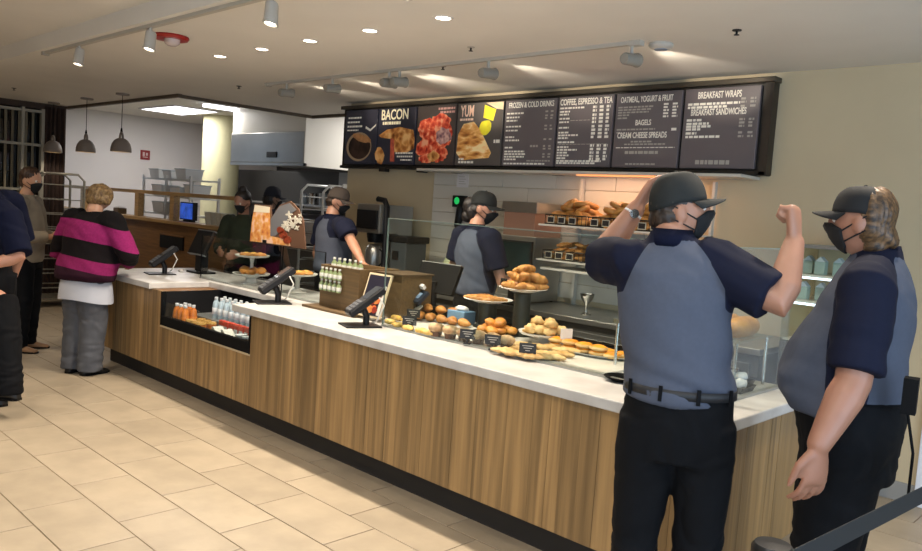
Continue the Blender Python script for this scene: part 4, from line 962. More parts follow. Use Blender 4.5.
# ---- order screen at the left end
b = zat(200, 273, TOP); r = thing('order_screen', 'black order screen on a stand at the left end of the worktop', 'till', (b.x, b.y, TOP))
MB().box((b.x-.12, b.y-.08, TOP), (b.x+.12, b.y+.10, TOP+.02), .004).build('base', M_dark, r)
MB().box((b.x-.05, b.y-.03, TOP+.02), (b.x+.06, b.y+.05, TOP+.20), .006).build('stand', M_dark, r)
d = Vector((0, .42, .91)).normalized(); n = Vector((0, -.91, .42)).normalized(); c = Vector((b.x-.02, b.y+.02, TOP+.29))
so = MB().obox(c, (Vx, d, n), (.155, .12, .018)).build('screen_back', M_dark, r); so.modifiers.new('b', 'BEVEL').width = .006
MB().obox(c+d*.125, (Vx, d, n), (.155, .004, .019)).build('top_trim', M_alu, so); MB().obox(c-d*.125, (Vx, d, n), (.155, .004, .019)).build('bottom_trim', M_alu, so)
q = zat(181, 272, TOP); t = thing('paper_scrap', 'small crumpled white receipt on the worktop beside the order screen', 'paper', q)
MB().ell(q+Vz*.012, (.035, .025, .02), 8, 6, lambda v: v*(1+.25*noise.noise(v*3))).build('crumple', M_white, t)

# ---- food shapes
random.seed(11)
M_crois = mat('croissant_crust', '945a24', .55, col2='c48c46', scale=14, rnd=.15, bump=.3)
M_bagel = mat('bagel_crust', 'a9702f', .5, col2='c08a48', scale=12, rnd=.2, bump=.3)
M_muff = mat('muffin_top', 'c4a880', .8, col2='9a7650', scale=25, rnd=.12, bump=.5); M_cup = mat('muffin_cup', '5d4333', .8, rnd=.15)
M_bun = mat('orange_bun', 'aa6420', .5, col2='cf8f3c', scale=12, rnd=.15, bump=.2)
M_pale = mat('pale_pastry', 'b98a48', .6, col2='d0b078', scale=14, rnd=.08, bump=.3)
M_yel = mat('yellow_pastry', 'd0a040', .55, col2='dcbc70', scale=14, rnd=.08, bump=.3)
M_org = mat('glazed_orange', 'd87f10', .35, col2='e89a20', scale=10, rnd=.08, bump=.15)
M_plate = mat('white_porcelain', 'd5d2cc', .25)
def m_croissant(L=.15, R=.036):
    m = MB(); rings = []; N_ = 22
    for i in range(N_+1):
        t = -1+2*i/N_; a = t*1.05; r = R*(1-abs(t)**2.2*.78)*(1+.10*math.cos(t*16)); c = Vector((L*.62*math.sin(a), -L*.5*(math.cos(a)-.75), R*.8)); tn = Vector((math.cos(a), math.sin(a), 0)); nn = tn.cross(Vz)
        rings.append([c + nn*(r*1.1*math.cos(q)) + Vz*(r*.85*math.sin(q)) for q in (2*math.pi*j/12 for j in range(12))])
    return m.loft(rings)
def m_bagel(R=.038, r=.021):
    m = MB(); n, k = 18, 10; vs = []; fs = []
    for i in range(n):
        a = 2*math.pi*i/n
        for j in range(k):
            b_ = 2*math.pi*j/k; q = r*(1+.12*noise.noise(Vector((a*2, b_, 1)))); vs.append(((R+q*math.cos(b_))*math.cos(a), (R+q*math.cos(b_))*math.sin(a), r*.9+q*.9*math.sin(b_)))
            fs.append((i*k+j, ((i+1) % n)*k+j, ((i+1) % n)*k+(j+1) % k, i*k+(j+1) % k))
    return m.add(vs, fs)
def m_bun(rx=.045, ry=.042, rz=.03, seed=0, jit=.15): return MB().ell((0, 0, rz*.85), (rx, ry, rz), 14, 9, lambda v: Vector((v.x, v.y, max(v.z, -.8)))*(1+jit*noise.noise(v*2.2+Vector((seed, 0, 0)))))
def m_disc(r=.05, h=.016, seed=0): return MB().ell((0, 0, h*.7), (r, r, h), 16, 8, lambda v: Vector((v.x*(1+.1*noise.noise(v*2+Vector((seed, 1, 0)))), v.y*(1+.1*noise.noise(v*2+Vector((seed, 5, 0)))), max(v.z, -.7))))
def m_twist(L=.17, r=.03, seed=0):
    m = MB(); rings = []
    for i in range(17):
        t = -1+i/8; rr = r*(1-.75*abs(t)**3)*(1+.12*math.cos(t*14)); rings.append([Vector((L*.5*t, .008*math.sin(t*5), r*.75)) + Vy*(rr*1.15*math.cos(q)) + Vz*(rr*.8*math.sin(q)) for q in (2*math.pi*j/12 for j in range(12))])
    return m.loft(rings)
FOOD = {}
def food(kind, name, label, group, cat, p, rz=0, sc=1.0, tilt=(0, 0)):
    key = kind
    if key not in FOOD:
        r = thing(name, label, cat, (0, 0, 0), group)
        if kind == 'croissant': m_croissant().build('crust', M_crois, r, 'all', raw=True)
        elif kind == 'bagel': m_bagel().build('crust', M_bagel, r, 'all', raw=True)
        elif kind == 'muffin':
            MB().lathe([(.028, 0), (.036, .04), (.034, .041), (.001, .041)], (0, 0, 0), 18).build('paper_cup', M_cup, r, True, raw=True)
            MB().ell((0, 0, .046), (.046, .046, .026), 16, 9, lambda v: v*(1+.12*noise.noise(v*3))).build('top', M_muff, r, 'all', raw=True)
        elif kind == 'bun': m_bun().build('crust', M_bun, r, 'all', raw=True)
        elif kind == 'cookie': m_disc().build('dough', M_pale, r, 'all', raw=True)
        elif kind == 'yellow': m_twist(.13, .026).build('dough', M_yel, r, 'all', raw=True)
        elif kind == 'wrap': m_twist(.16, .03).build('dough', M_pale, r, 'all', raw=True)
        elif kind == 'orange': m_disc(.055, .016, 3).build('dough', M_pale, r, 'all', raw=True); m_disc(.046, .014, 4).build('glaze', M_org, r, 'all', raw=True); r.children[-1].location = (0, 0, .008)
        elif kind == 'scone': m_bun(.05, .045, .034, 5, .5).build('crust', M_pale, r, 'all', raw=True)
        elif kind == 'twist': m_twist().build('crust', M_crois, r, 'all', raw=True)
        elif kind == 'danish':
            m_disc(.055, .018, 8).build('crust', M_crois, r, 'all', raw=True); m_disc(.03, .012, 9).build('filling', M_yel, r, 'all', raw=True); r.children[-1].location = (0, 0, .012)
        FOOD[key] = r
    else:
        r = dup(FOOD[key], (0, 0, 0)); 
        r.name = name; r['label'] = label; r['group'] = group; r['category'] = cat
    r.location = p; r.rotation_euler = (tilt[0], tilt[1], rz); r.scale = (sc,)*3 if not isinstance(sc, tuple) else sc
    return r
def pile(kind, name, label, group, cat, c, n, rx, ry, levels=1, dz=.03, sc=1.0, tilt=.3):
    """n pieces spread on an ellipse, upper levels resting on lower ones"""
    c = Vector(c); per = [n]
    if levels > 1:
        wts = [(levels-l)**1.5 for l in range(levels)]; per = [max(1, round(n*w_/sum(wts))) for w_ in wts]
    for l, k in enumerate(per):
        sh = 1-.30*l
        for i in range(k):
            t = (i+.5)/k; rad = math.sqrt(t); a = i*2.39996+l
            food(kind, name, label, group, cat, c + Vector((rx*sh*rad*math.cos(a), ry*sh*rad*math.sin(a), dz*l)), random.uniform(0, 6.28), sc*random.uniform(.92, 1.08), (random.uniform(-tilt, tilt)*(1 if l else .15), random.uniform(-tilt, tilt)*(1 if l else .15)))
def pedestal(label, c, r=.14, h=.14, m=None, stem=.022, name='cake_stand', group='white cake stands'):
    t = thing(name, label, 'cake stand', c, group); c = Vector(c)
    MB().lathe([(.001, h-.012), (r*.5, h-.012), (r*.92, h-.004), (r, h+.006), (r*1.01, h+.012), (r*.97, h+.010), (r*.9, h), (.001, h)], c, 36).build('plate', m or M_plate, t, True)
    MB().lathe([(r*.5, 0), (r*.52, .006), (r*.3, .016), (stem, .035), (stem*.85, h*.6), (stem*1.3, h-.02), (stem*1.6, h-.011), (.001, h-.011)], c, 28).build('foot', m or M_plate, t, True)
    return t
def dish(label, c, r=.13, h=.03, m=None, name='serving_dish', cat='dish', group=None):
    t = thing(name, label, cat, c, group); MB().lathe([(.001, 0), (r*.55, 0), (r*.6, .006), (r*.95, h*.8), (r, h), (r*.97, h+.002), (r*.58, .010), (.001, .008)], c, 36).build('bowl', m or M_plate, t, True); return t

# left cake stands
c = zat(251, 289, TOP); c = Vector((c.x, 3.66, TOP))
c = Vector((yat(251, 285, 3.68).x, 3.68, TOP))
pedestal('white two level cake stand base holding golden buns, behind the low glass', c, .16, .085, stem=.05)
zz = TOP+.085
pile('bun', 'bun', 'round golden bun on the lower level of the two level stand', 'buns on the lower stand level', 'pastry', c+Vz*(.085+.004), 7, .11, .11, 1, sc=1.05)
u = Vector((c.x+.02, c.y+.0, zz+.075))
t = pedestal('white upper cake stand level holding flat golden pastries', c+Vz*.089+Vx*0, .15, .155, stem=.016)
pile('danish', 'pastry', 'flat golden pastry on the upper level of the two level stand', 'pastries on the upper stand level', 'pastry', c+Vz*(.089+.155), 7, .10, .10, 1, sc=1.0)
c = Vector((yat(297, 293, 3.72).x, 3.72, TOP))
pedestal('white cake stand with yellow pastries, between the low glass and the wooden box', c, .16, .15)
pile('danish', 'pastry', 'flat yellow pastry on the single cake stand by the wooden box', 'pastries on the single stand', 'pastry', c+Vz*.15, 8, .115, .115, 1)

# ---- wooden box with bottles, tray and framed picture
M_box = mat('box_wood', '5a462a', .55, var=.2, scale=3, stretch=(1, 20, 20))
bx0, bx1 = yat(331, 305, 3.40).x, -3.96
tr = thing('wooden_tray', 'thin wooden board under the bottle box', 'board', (-4.4, 3.5, TOP)); MB().box((-4.72, 3.28, TOP), (-4.12, 3.80, TOP+.018), .004).build('board', M_box, tr)
wx = thing('wooden_box', 'brown wooden display box standing on the worktop', 'box', (-4.35, 3.55, TOP+.018)); zb = TOP+.018
BX0, BX1, BY0, BY1, BZ = -4.62, -4.18, 3.36, 3.72, zb+.30
for nm, a, b_ in (('front_board', (BX0, BY0, zb), (BX1, BY0+.018, BZ)), ('back_board', (BX0, BY1-.018, zb), (BX1, BY1, BZ)), ('side_board', (BX0, BY0+.018, zb), (BX0+.018, BY1-.018, BZ)), ('side_board', (BX1-.018, BY0+.018, zb), (BX1, BY1-.018, BZ)), ('shelf', (BX0+.018, BY0+.018, BZ-.05), (BX1-.018, BY1-.018, BZ-.035))):
    MB().box(a, b_, .002).build(nm, M_box, wx)
tb = thing('display_block', 'brown wooden block behind the framed picture, right of the box', 'box', (-4.02, 3.62, TOP)); MB().box((-4.15, 3.50, TOP), (-3.9, 3.78, TOP+.30), .003).build('block', M_box, tb); MB().box((-4.16, 3.49, TOP+.30), (-3.89, 3.79, TOP+.312), .002).build('lid', mat('box_lid', '4a3a26', .5), tb)
M_bot = mat('sauce_bottle_green', '7e8c62', .3, var=.25, scale=20); M_botw = mat('label_white', 'c9c8c0', .5)
bt0 = None; k = 0
for row in range(2):
    for i in range(5):
        p = Vector((BX0+.05+.05*i, BY0-.022 - .0, zb+.12+.085*row)); k += 1
        if bt0 is None:
            bt0 = thing('gift_bottle', 'small green bottle with white label hung on the wooden box front', 'bottle', p, 'small bottles on the wooden box'); 
            MB().lathe([(.001, 0), (.017, 0), (.018, .045), (.008, .06), (.008, .072), (.001, .072)], (0, 0, 0), 12).build('glass', M_bot, bt0, True, raw=True)
            MB().lathe([(.0185, .012), (.019, .014), (.019, .036), (.0185, .038)], (0, 0, 0), 12).build('label_band', M_botw, bt0, True, raw=True); MB().lathe([(.010, .068), (.010, .08), (.001, .08)], (0, 0, 0), 10).build('cap', M_botw, bt0, True, raw=True)
        else: dup(bt0, p)
for i in range(6):
    p = Vector((BX0+.05+.06*i, BY0+.08, BZ-.035)); q = dup(bt0, p, 0, 'small green bottle standing in the top of the wooden box', 1.1)
# framed picture
fp = thing('framed_picture', 'small framed food picture leaning on an easel beside the wooden box', 'picture', (-4.05, 3.36, TOP))
c = Vector((-4.0, 3.36, TOP+.165)); d = Vector((0, .30, .95)).normalized(); n = Vector((0, -.95, .30)).normalized()
MB().obox(c, (Vx, d, n), (.115, .150, .006)).build('frame', mat('frame_cream', 'c2b394', .5), fp)
MB().obox(c+n*.0065, (Vx, d, n), (.102, .137, .001)).build('print', mat('print_navy', '1b1a2a', .4), fp)
rr_ = random.Random(4)
for j in range(16):
    u_, v_, a_ = rr_.uniform(-.07, .06), rr_.uniform(-.11, .03), rr_.uniform(.015, .034)
    MB().loft([[c + Vx*(u_+a_*math.cos(q)*(1+.2*math.sin(3*q+j))) + d*(v_+a_*.85*math.sin(q)) + n*(.0078+.0003*j+e) for q in (2*math.pi*i/14 for i in range(14))] for e in (0, .0004)]).build('food_print', (mat('print_ember', 'a8401c', .5, col2='d8703a', scale=40), mat('print_amber', 'c8884a', .5, col2='a85a2a', scale=40), mat('print_blood', '7a2214', .5))[j % 3], fp)
MB().obox(c+n*.008+Vx*.085-d*.03, (Vx, d, n), (.014, .10, .0008)).build('price_strip', MATS['label_white'], fp)
MB().tube([c-n*.006+d*.08, Vector((c.x, c.y+.09, TOP+.004))], .006, 8).build('easel_leg', M_dark, fp)

# ---- pastry display behind the tall guard
def flatrow(px, py, n): pass
bd = thing('marble_board', 'wide white marble board under the pastry display', 'board', (-2.95, 3.6, TOP)); MB().box((-3.72, 3.275, TOP), (-2.13, 3.93, TOP+.012), .003).build('board', mat('marble_white', 'd6d2c8', .25, col2='c4beb4', scale=5), bd)
bz = TOP+.012
def on(px, py, z): p = zat(px, py, z); return p
for px, py in ((390, 322), (399, 325), (408, 328), (396, 318), (407, 321), (421, 331), (429, 333)):
    food('yellow', 'pastry', 'pale yellow pastry at the left end of the marble board', 'yellow pastries on the marble board', 'pastry', on(px, py+2, bz), random.uniform(-.4, .6), .8)
for i in range(5):
    p = on(418+11*i, 319+1.9*i, bz); food('croissant', 'croissant', 'golden croissant in the row behind the muffins', 'croissants on the marble board', 'croissant', Vector((p.x, p.y+.03, bz)), -.6+random.uniform(-.4, .4), .85)
for i in range(3):
    p = on(424+13*i, 318+2*i, bz); food('croissant', 'croissant', 'golden croissant in the row behind the muffins', 'croissants on the marble board', 'croissant', Vector((p.x, p.y+.05, bz+.045)), -.6+random.uniform(-.5, .5), .85)
for i in range(6):
    food('muffin', 'muffin', 'brown muffin with a pale sugared top, in the front row', 'muffins in the front row', 'muffin', on(436+14*i, 336+2.6*i, bz), 0, 1.1)
bc = Vector((yat(496, 332, 3.68).x, 3.68, bz)); dish('dark round plate under the orange buns', bc, .15, .012, M_black)
pile('bun', 'bun', 'shiny orange bun on the dark plate behind the muffins', 'orange buns behind the muffins', 'bun', bc+Vz*.009, 15, .12, .10, 2, .042, .85)
for i, (px, py) in enumerate(((505, 353), (514, 356), (523, 352), (532, 359), (540, 356), (551, 360), (560, 357), (546, 350), (533, 349), (519, 347), (566, 353))):
    food('wrap', 'wrap', 'pale rolled pastry lying on the right end of the marble board', 'pale rolled pastries', 'pastry', on(px, py, bz), .5+random.uniform(-.25, .25), (1.0, 1.1, .7))
c = on(588, 353, bz); tb = thing('oval_tray', 'white oval tray of glazed orange pastries near the man', 'tray', c)
MB().loft([[c + Vx*(.27*k*math.cos(q)) + Vy*(.13*k*math.sin(q)) + Vz*h_ for q in (2*math.pi*j/36 for j in range(36))] for k, h_ in ((.8, 0), (1.0, .016), (1.02, .018), (.97, .017), (.8, .006), (.02, .006))]).build('tray', M_plate, tb, True)
for i in range(14):
    food('orange', 'glazed_pastry', 'glazed orange pastry on the white oval tray', 'glazed orange pastries', 'pastry', c + Vector((-.19+.095*(i % 5), -.04+.09*((i//5) % 2), .008+.028*(i//10))), i, 1.0)
# black price tags
M_tag = mat('tag_black', '141312', .5); tg0 = None
for px, py, lb in ((409, 330, 'small black price tag among the yellow pastries'), (413, 322, 'small black price tag behind the yellow pastries'), (467, 344, 'small black price tag in front of the muffins'), (492, 350, 'small black price tag between the muffins and rolled pastries'), (527, 359, 'small black price tag in front of the rolled pastries')):
    p = zat(px, py, bz); p.z = bz
    if tg0 is None:
        tg0 = thing('price_tag', lb, 'price tag', p, 'black price tags')
        MB().box((-.045, -.003, .03), (.045, .003, .085), .002).build('card', M_tag, tg0, raw=True); MB().box((-.02, -.012, 0), (.02, .02, .006)).box((-.004, -.003, .006), (.004, .003, .03)).build('foot', M_tag, tg0, raw=True)
        k = MB()
        for z_, w_ in ((.07, .03), (.058, .022), (.045, .012)): k.box((-w_, -.0038, z_-.002), (w_, -.003, z_+.002))
        tag(k.build('chalk_lines', M_txtd, tg0, raw=True), kind='stuff'); o = tg0
    else: o = dup(tg0, p, 0, lb)
    rot(o, math.radians(35))
# raised plates
M_stand = mat('stand_dark_green', '1a211c', .5)
def riser(label, c, r, h, m=M_stand):
    t = thing('plate_riser', label, 'plate stand', c); c = Vector(c)
    MB().lathe([(r*.6, 0), (r*.6, .012), (r*.42, .02), (r*.40, h*.95), (r*.55, h*.985), (r*.5, h), (.001, h)], c, 28).build('drum', m, t, True); return t
c = Vector((yat(487, 318, 3.84).x, 3.84, bz)); riser('dark drum stand under the left raised plate', c, .15, yat(487, 300, 3.84).z-bz-.012)
hz = yat(487, 300, 3.84).z-.012; dish('white plate of rolled pastries on the left dark drum stand', (c.x, c.y, hz), .165, .022)
for i in range(9): food('twist', 'pastry', 'rolled golden pastry on the left raised plate', 'pastries on the left raised plate', 'pastry', Vector((c.x-.09+.06*(i % 4), c.y-.06+.06*(i//4), hz+.010)), .9+random.uniform(-.3, .3), .7)
c2 = Vector((yat(521, 318, 3.80).x, 3.80, bz)); hz2 = yat(521, 289, 3.80).z-.012
riser('dark drum stand under the tall raised plate of croissants', c2, .13, hz2-bz); dish('white plate heaped with croissants on the tall dark stand', (c2.x, c2.y, hz2), .155, .022)
pile('croissant', 'croissant', 'golden croissant heaped on the tall raised plate', 'croissants on the tall raised plate', 'croissant', (c2.x+.01, c2.y, hz2+.010), 20, .095, .095, 3, .05, .95, .35)
p = yat(508, 285, 3.64); t = thing('price_tag', 'small black price tag on the plate of heaped croissants', 'price tag', (c2.x-.08, c2.y-.10, hz2+.02), 'black price tags'); MB().box((c2.x-.10, c2.y-.104, hz2+.03), (c2.x-.05, c2.y-.10, hz2+.075)).box((c2.x-.08, c2.y-.104, hz2+.015), (c2.x-.07, c2.y-.10, hz2+.03)).build('card', M_tag, t)
c3 = zat(541, 333, TOP); c3 = Vector((c3.x, 3.72, bz)); c3.x = yat(547, 334, 3.74).x
pedestal('low white cake stand of pale scones in the middle of the display', c3, .16, .055, stem=.03)
pile('scone', 'scone', 'pale lumpy scone on the low white stand', 'scones on the low stand', 'scone', c3+Vz*.055, 13, .11, .11, 2, .04, .85)
p = Vector((c3.x+.20, c3.y-.06, bz)); t = thing('card_holder', 'small white folded card standing beside the low cake stand', 'card', p); MB().obox(p+Vz*.06, (Vector((.6, .8, 0)), Vz, Vector((.8, -.6, 0))), (.035, .06, .002)).build('card', M_white, t)
# tissue box
p = zat(466, 322, TOP); c = Vector((yat(461, 320, 3.80).x, 3.80, bz)); t = thing('tissue_box', 'light blue tissue box behind the croissants', 'tissue box', c)
MB().box((c.x-.08, c.y-.055, bz), (c.x+.08, c.y+.055, bz+.085), .004).build('carton', mat('tissue_blue', '6a8fae', .6), t); MB().ell(c+Vz*.095, (.06, .03, .022), 12, 8, lambda v: v*(1+.3*noise.noise(v*2.5))).build('tissue', M_white, t, 'all')
# till behind the display
c = Vector((yat(441, 300, 3.86).x-.02, 3.66, TOP)); t = thing('card_terminal', 'dark blue payment pad with white receipt behind the croissants', 'card reader', c)
d = Vector((.1, .75, .65)).normalized(); n = Vector((0, -.65, .75)).normalized(); s_ = d.cross(n)
MB().cyl(c, c+Vz*.12, .02).build('stem', M_dark, t); MB().obox(c+Vz*.16, (s_, d, n), (.06, .055, .012)).build('pad', mat('pad_navy', '1c2836', .35), t); MB().obox(c+Vz*.162+n*.0125, (s_, d, n), (.03, .025, .001)).build('pad_screen', mat('pad_lit', '7d93ac', .3), t)
MB().obox(c+Vz*.19+d*.04+n*.02, (s_, d, n), (.035, .012, .015)).build('receipt', M_white, t); MB().obox(c+Vz*.06-Vy*.05, (Vx, Vector((0, .8, .6)), Vector((0, -.6, .8))), (.045, .07, .004)).build('keypad_card', mat('key_card', 'a9a79c', .5), t)
c = Vector((-4.0, 3.95, TOP)); t = thing('till', 'black till with tilted flat screen in the middle of the counter', 'till', c)
MB().box((c.x-.06, c.y-.13, TOP), (c.x+.26, c.y-.005, TOP+.08), .005).build('cash_drawer', M_dark, t); MB().cyl(c-Vy*.06+Vz*.08, c-Vy*.06+Vz*.25, .03).build('post', M_dark, t)
d = Vector((0, .38, .92)).normalized(); n = Vector((0, -.92, .38)).normalized(); sc_ = MB().obox(c+Vz*.27-Vy*.02, (Vx, d, n), (.20, .11, .014)).build('screen', M_black, t); MB().obox(c+Vz*.27-Vy*.02+d*.112, (Vx, d, n), (.2, .003, .016)).build('bezel_edge', mat('bezel_grey', '6a6a66', .4), sc_)
# black dish near the man's belt, cups of trays inside the right end
p = zat(621, 381, TOP); dish('small black dish on the worktop edge beside the man', (p.x, p.y, TOP), .085, .022, M_black)
t = thing('serving_shelf', 'two level clear shelf at the right end inside the glass guard', 'shelf', (-1.85, 3.72, TOP)); MB().box((-2.25, 3.52, TOP+.24), (-1.56, 3.9, TOP+.25)).build('glass_shelf', M_glass, t); MB().box((-2.25, 3.52, TOP+.235), (-1.56, 3.525, TOP+.255)).build('shelf_lip', M_chrome, t)
for x, y in ((-2.23, 3.54), (-1.58, 3.54), (-2.23, 3.88), (-1.58, 3.88)): MB().cyl((x, y, TOP), (x, y, TOP+.24), .008).build('leg', M_chrome, t)
M_loaf = mat('loaf_crust', '96601f', .55, col2='bd8838', scale=10, rnd=.12, bump=.3); lf0 = None
for i in range(5):
    p = Vector((-2.10+.117*i, 3.70+.02*(i % 2), TOP+.25))
    if lf0 is None:
        lf0 = thing('bread_loaf', 'golden bread loaf on the clear shelf at the right end', 'bread', p, 'loaves on the clear shelf'); m = MB(); rg = []
        for k in range(15):
            tt = -1+k/7; q_ = (1-.55*abs(tt)**4); rg.append([Vector((0, .15*tt, .045)) + Vx*(.056*q_*math.cos(a)) + Vz*(.05*q_*math.sin(a)*(1+.06*math.cos(tt*18))) for a in (2*math.pi*j/14 for j in range(14))])
        m.loft(rg).build('crust', M_loaf, lf0, 'all', raw=True)
    else: dup(lf0, p, random.uniform(-.1, .1))
for i, (x, y) in enumerate(((-1.90, 3.60), (-1.645, 3.60), (-1.72, 3.78))):
    t = thing('black_tray', ['left black tray of wrapped pastries below the clear shelf', 'right black tray of wrapped pastries below the clear shelf', 'rear black tray of wrapped pastries below the clear shelf'][i], 'tray', (x, y, TOP), 'black trays at the right end')
    MB().loft([[(x+sx*.12*k, y+sy*.075*k, TOP+h_) for sx, sy in ((-1, -1), (1, -1), (1, 1), (-1, 1))] for k, h_ in ((.9, 0), (1, .03), (1.03, .032), (.98, .028), (.88, .006), (.01, .006))]).build('tray', M_black, t)
    for j in range(3): q = thing('wrapped_pastry', 'white wrapped pastry in the %s black tray' % ('left', 'right', 'rear')[i], 'pastry', (x-.07+.07*j, y, TOP+.008), 'wrapped pastries'); MB().ell((x-.07+.07*j, y, TOP+.034), (.032, .055, .026), 10, 7, lambda v: v*(1+.25*noise.noise(v*2.5+Vector((i*3+j, 0, 0))))).build('wrapping', M_white, q, 'all')

# ---- poster board on the low glass
M_pa = mat_multi('sign_orange', ['9a4e30', 'c87a3c', 'd89c54', 'e0b8a0'], 16, emit=0)
c = Vector((-5.72, 3.50, 1.255)); t = thing('poster_board', 'die cut food poster with grey plate and white flowers above the low glass', 'sign', c)
def pp(px, py): v = yat(px, py, 3.50); return (v.x, v.z)
pol = [pp(*q) for q in ((250, 242), (252, 222), (255, 204), (271, 206), (272, 218), (280, 205), (291, 201), (299, 209), (304, 222), (306, 249))]
MB().prism(pol, 3.495, 3.505, lambda u_, v_, q: (u_, q, v_)).build('board', mat('sign_dark', '5a4030', .5), t)
def patch(pts, nm, m, k): MB().prism([pp(*q) for q in pts], 3.4945-.0006*k, 3.495, lambda u_, v_, q: (u_, q, v_)).build(nm, m, t)
patch(((250.5, 241), (252.5, 222), (255.5, 205), (270.5, 207), (271, 236), (290, 240), (291, 246)), 'food_print', M_pa, 1)
patch(((255.5, 205), (270.5, 207), (270.3, 213), (254.3, 212)), 'heading_block', mat('sign_cream', 'd5ccb4', .5), 2)
patch(((271, 236), (271.5, 219), (280, 206.5), (290, 203), (297, 210), (290, 215), (284, 228), (276, 236)), 'grey_plate', mat('sign_grey', '66676a', .5), 3)
rf = random.Random(3)
for i in range(16):
    x_, y_, r_ = rf.uniform(284, 303), rf.uniform(214, 229), rf.uniform(1.4, 2.8)
    patch([(x_+r_*(1+.5*math.sin(4*a+i))*math.cos(a), y_+r_*(1+.5*math.sin(4*a+i))*math.sin(a)) for a in (2*math.pi*j/18 for j in range(18))], 'white_flower', mat('sign_white2', 'bdb7a8', .5), 4+i % 4)
for i, (x_, y_, r_) in enumerate(((284, 235, 4), (288, 240, 4), (281, 230, 3.5))):
    patch([(x_+r_*math.cos(a), y_+r_*math.sin(a)) for a in (2*math.pi*j/14 for j in range(14))], 'berry_print', mat('sign_berry', '7a3018', .5, var=.5, scale=60), 5)
MB().box((c.x+.1, 3.492, 1.246), (c.x+.16, 3.508, 1.27)).build('clip', M_black, t)
# ================================================================== drinks cooler in the counter front
ck = thing('drinks_cooler', 'open black drinks cooler set into the oak counter front', 'cooler', ((CL+CR)/2, 3.2, .5))
CZ = .53
MB().box((CL, 2.93, .505), (CR, 3.58, CZ)).build('deck', mat('cooler_grey', '77787a', .4, .3), ck)
MB().box((CL, 3.56, CZ), (CR, 3.59, .80)).build('back_wall', M_dark, ck)
for x in (CL, CR-.012): MB().box((x, 2.93, CZ), (x+.012, 3.56, .80)).build('side_wall', M_dark, ck)
MB().box((CL, 2.895, .525), (CR, 2.93, .605), .003).build('front_bumper', M_black, ck)
MB().box((CL-.012, 2.893, .512), (CR+.012, 2.9, .525)).build('lower_trim', mat('cooler_trim', 'b9a98a', .4), ck)
for x in (CL-.010, CR-.006): MB().box((x, 2.893, .525), (x+.016, 2.93, .80)).build('side_frame', M_black, ck)
MB().box((CL+.01, 2.905, .605), (CR-.01, 2.911, .72)).build('front_glass', M_glass, ck)
MB().box((CL, 3.0, .785), (NL+.0, 3.56, .799)).build('roof_lip', M_black, ck) if NL > CL else None
MB().box((CL, 3.42, .772), (CR, 3.56, .798)).build('rear_canopy', M_black, ck)
st = MB().box((CL+.012, 3.14, CZ), (CR-.012, 3.56, CZ+.08)).build('rear_step', MATS['cooler_grey'], ck)
M_pet = mat('water_bottle', '9fb2bd', .15, var=.25, scale=25); M_capw = mat('cap_white', 'c9d0d4', .4); M_lblue = mat('label_blue', '2c4a78', .4); M_juice = mat('juice_orange', 'c8702a', .3, rnd=.12); M_tea = mat('tea_brown', '6a3a1c', .3)
def bottle(label, group, p, body, cap, band, sc=1.0):
    t = thing('drink_bottle', label, 'bottle', p, group); p = Vector(p)
    MB().lathe([(.001, 0), (.027, 0), (.029, .01), (.029, .10), (.024, .13), (.012, .150), (.012, .158), (.001, .158)], (0, 0, 0), 14).build('bottle_body', body, t, True, raw=True)
    MB().lathe([(.0292, .035), (.0300, .036), (.0300, .085), (.0292, .086)], (0, 0, 0), 14).build('label_band', band, t, True, raw=True); MB().lathe([(.014, .152), (.015, .154), (.014, .172), (.001, .173)], (0, 0, 0), 12).build('cap', cap, t, True, raw=True)
    t.scale = (sc,)*3; return t
z2 = CZ+.08
bw = None; bb = None
for r_ in range(2):
    for i in range(9):
        p = (CL+.30+.085*i, 3.29-.075*r_, z2)
        if bw is None: bw = bottle('clear water bottle with white cap in the rear rows of the cooler', 'water bottles in the cooler', p, M_pet, M_capw, M_capw)
        else: dup(bw, p, 0, None, 1.0)
for i in range(4):
    p = (CR-.09-.075*i, 3.37, z2)
    if bb is None: bb = bottle('water bottle with a blue label at the right end of the cooler', 'blue label bottles in the cooler', p, M_pet, M_lblue, M_lblue)
    else: dup(bb, p)
oj = None
for i in range(3):
    for r_ in range(2):
        p = (CL+.08+.07*i, 3.06-.07*r_, CZ)
        if oj is None: oj = bottle('orange juice bottle with pale cap at the left end of the cooler', 'orange juice bottles in the cooler', p, M_juice, M_capw, M_juice, 1.05)
        else: dup(oj, p, 0, None, 1.05)
cu0 = None
for i in range(3):
    for r_ in range(2):
        p = Vector((CL+.36+.085*i, 2.97+.085*r_, CZ))
        if cu0 is None:
            cu0 = thing('fruit_cup', 'clear fruit cup of orange pieces at the front of the cooler', 'cup', p, 'fruit cups in the cooler')
            MB().lathe([(.001, 0), (.028, 0), (.038, .075), (.001, .075)], (0, 0, 0), 16).build('cup', M_juice, cu0, True, raw=True); MB().lathe([(.039, .074), (.041, .076), (.036, .092), (.001, .095)], (0, 0, 0), 16).build('lid', mat('lid_clear', 'b58a4a', .15), cu0, True, raw=True)
        else: dup(cu0, p)
rp0 = None
for i in range(7):
    p = Vector((CL+.62+.075*i, 3.10, CZ))
    if rp0 is None:
        rp0 = thing('snack_pack', 'red snack pack standing in the middle row of the cooler', 'snack', p, 'red snack packs'); MB().box((-.032, -.02, 0), (.032, .02, .115), .008).build('pack', mat('pack_red', 'b8341f', .4, rnd=.1), rp0, raw=True); MB().box((-.025, -.0205, .03), (.025, -.0195, .075)).build('pack_label', M_capw, rp0, raw=True)
    else: dup(rp0, p)
pk0 = None
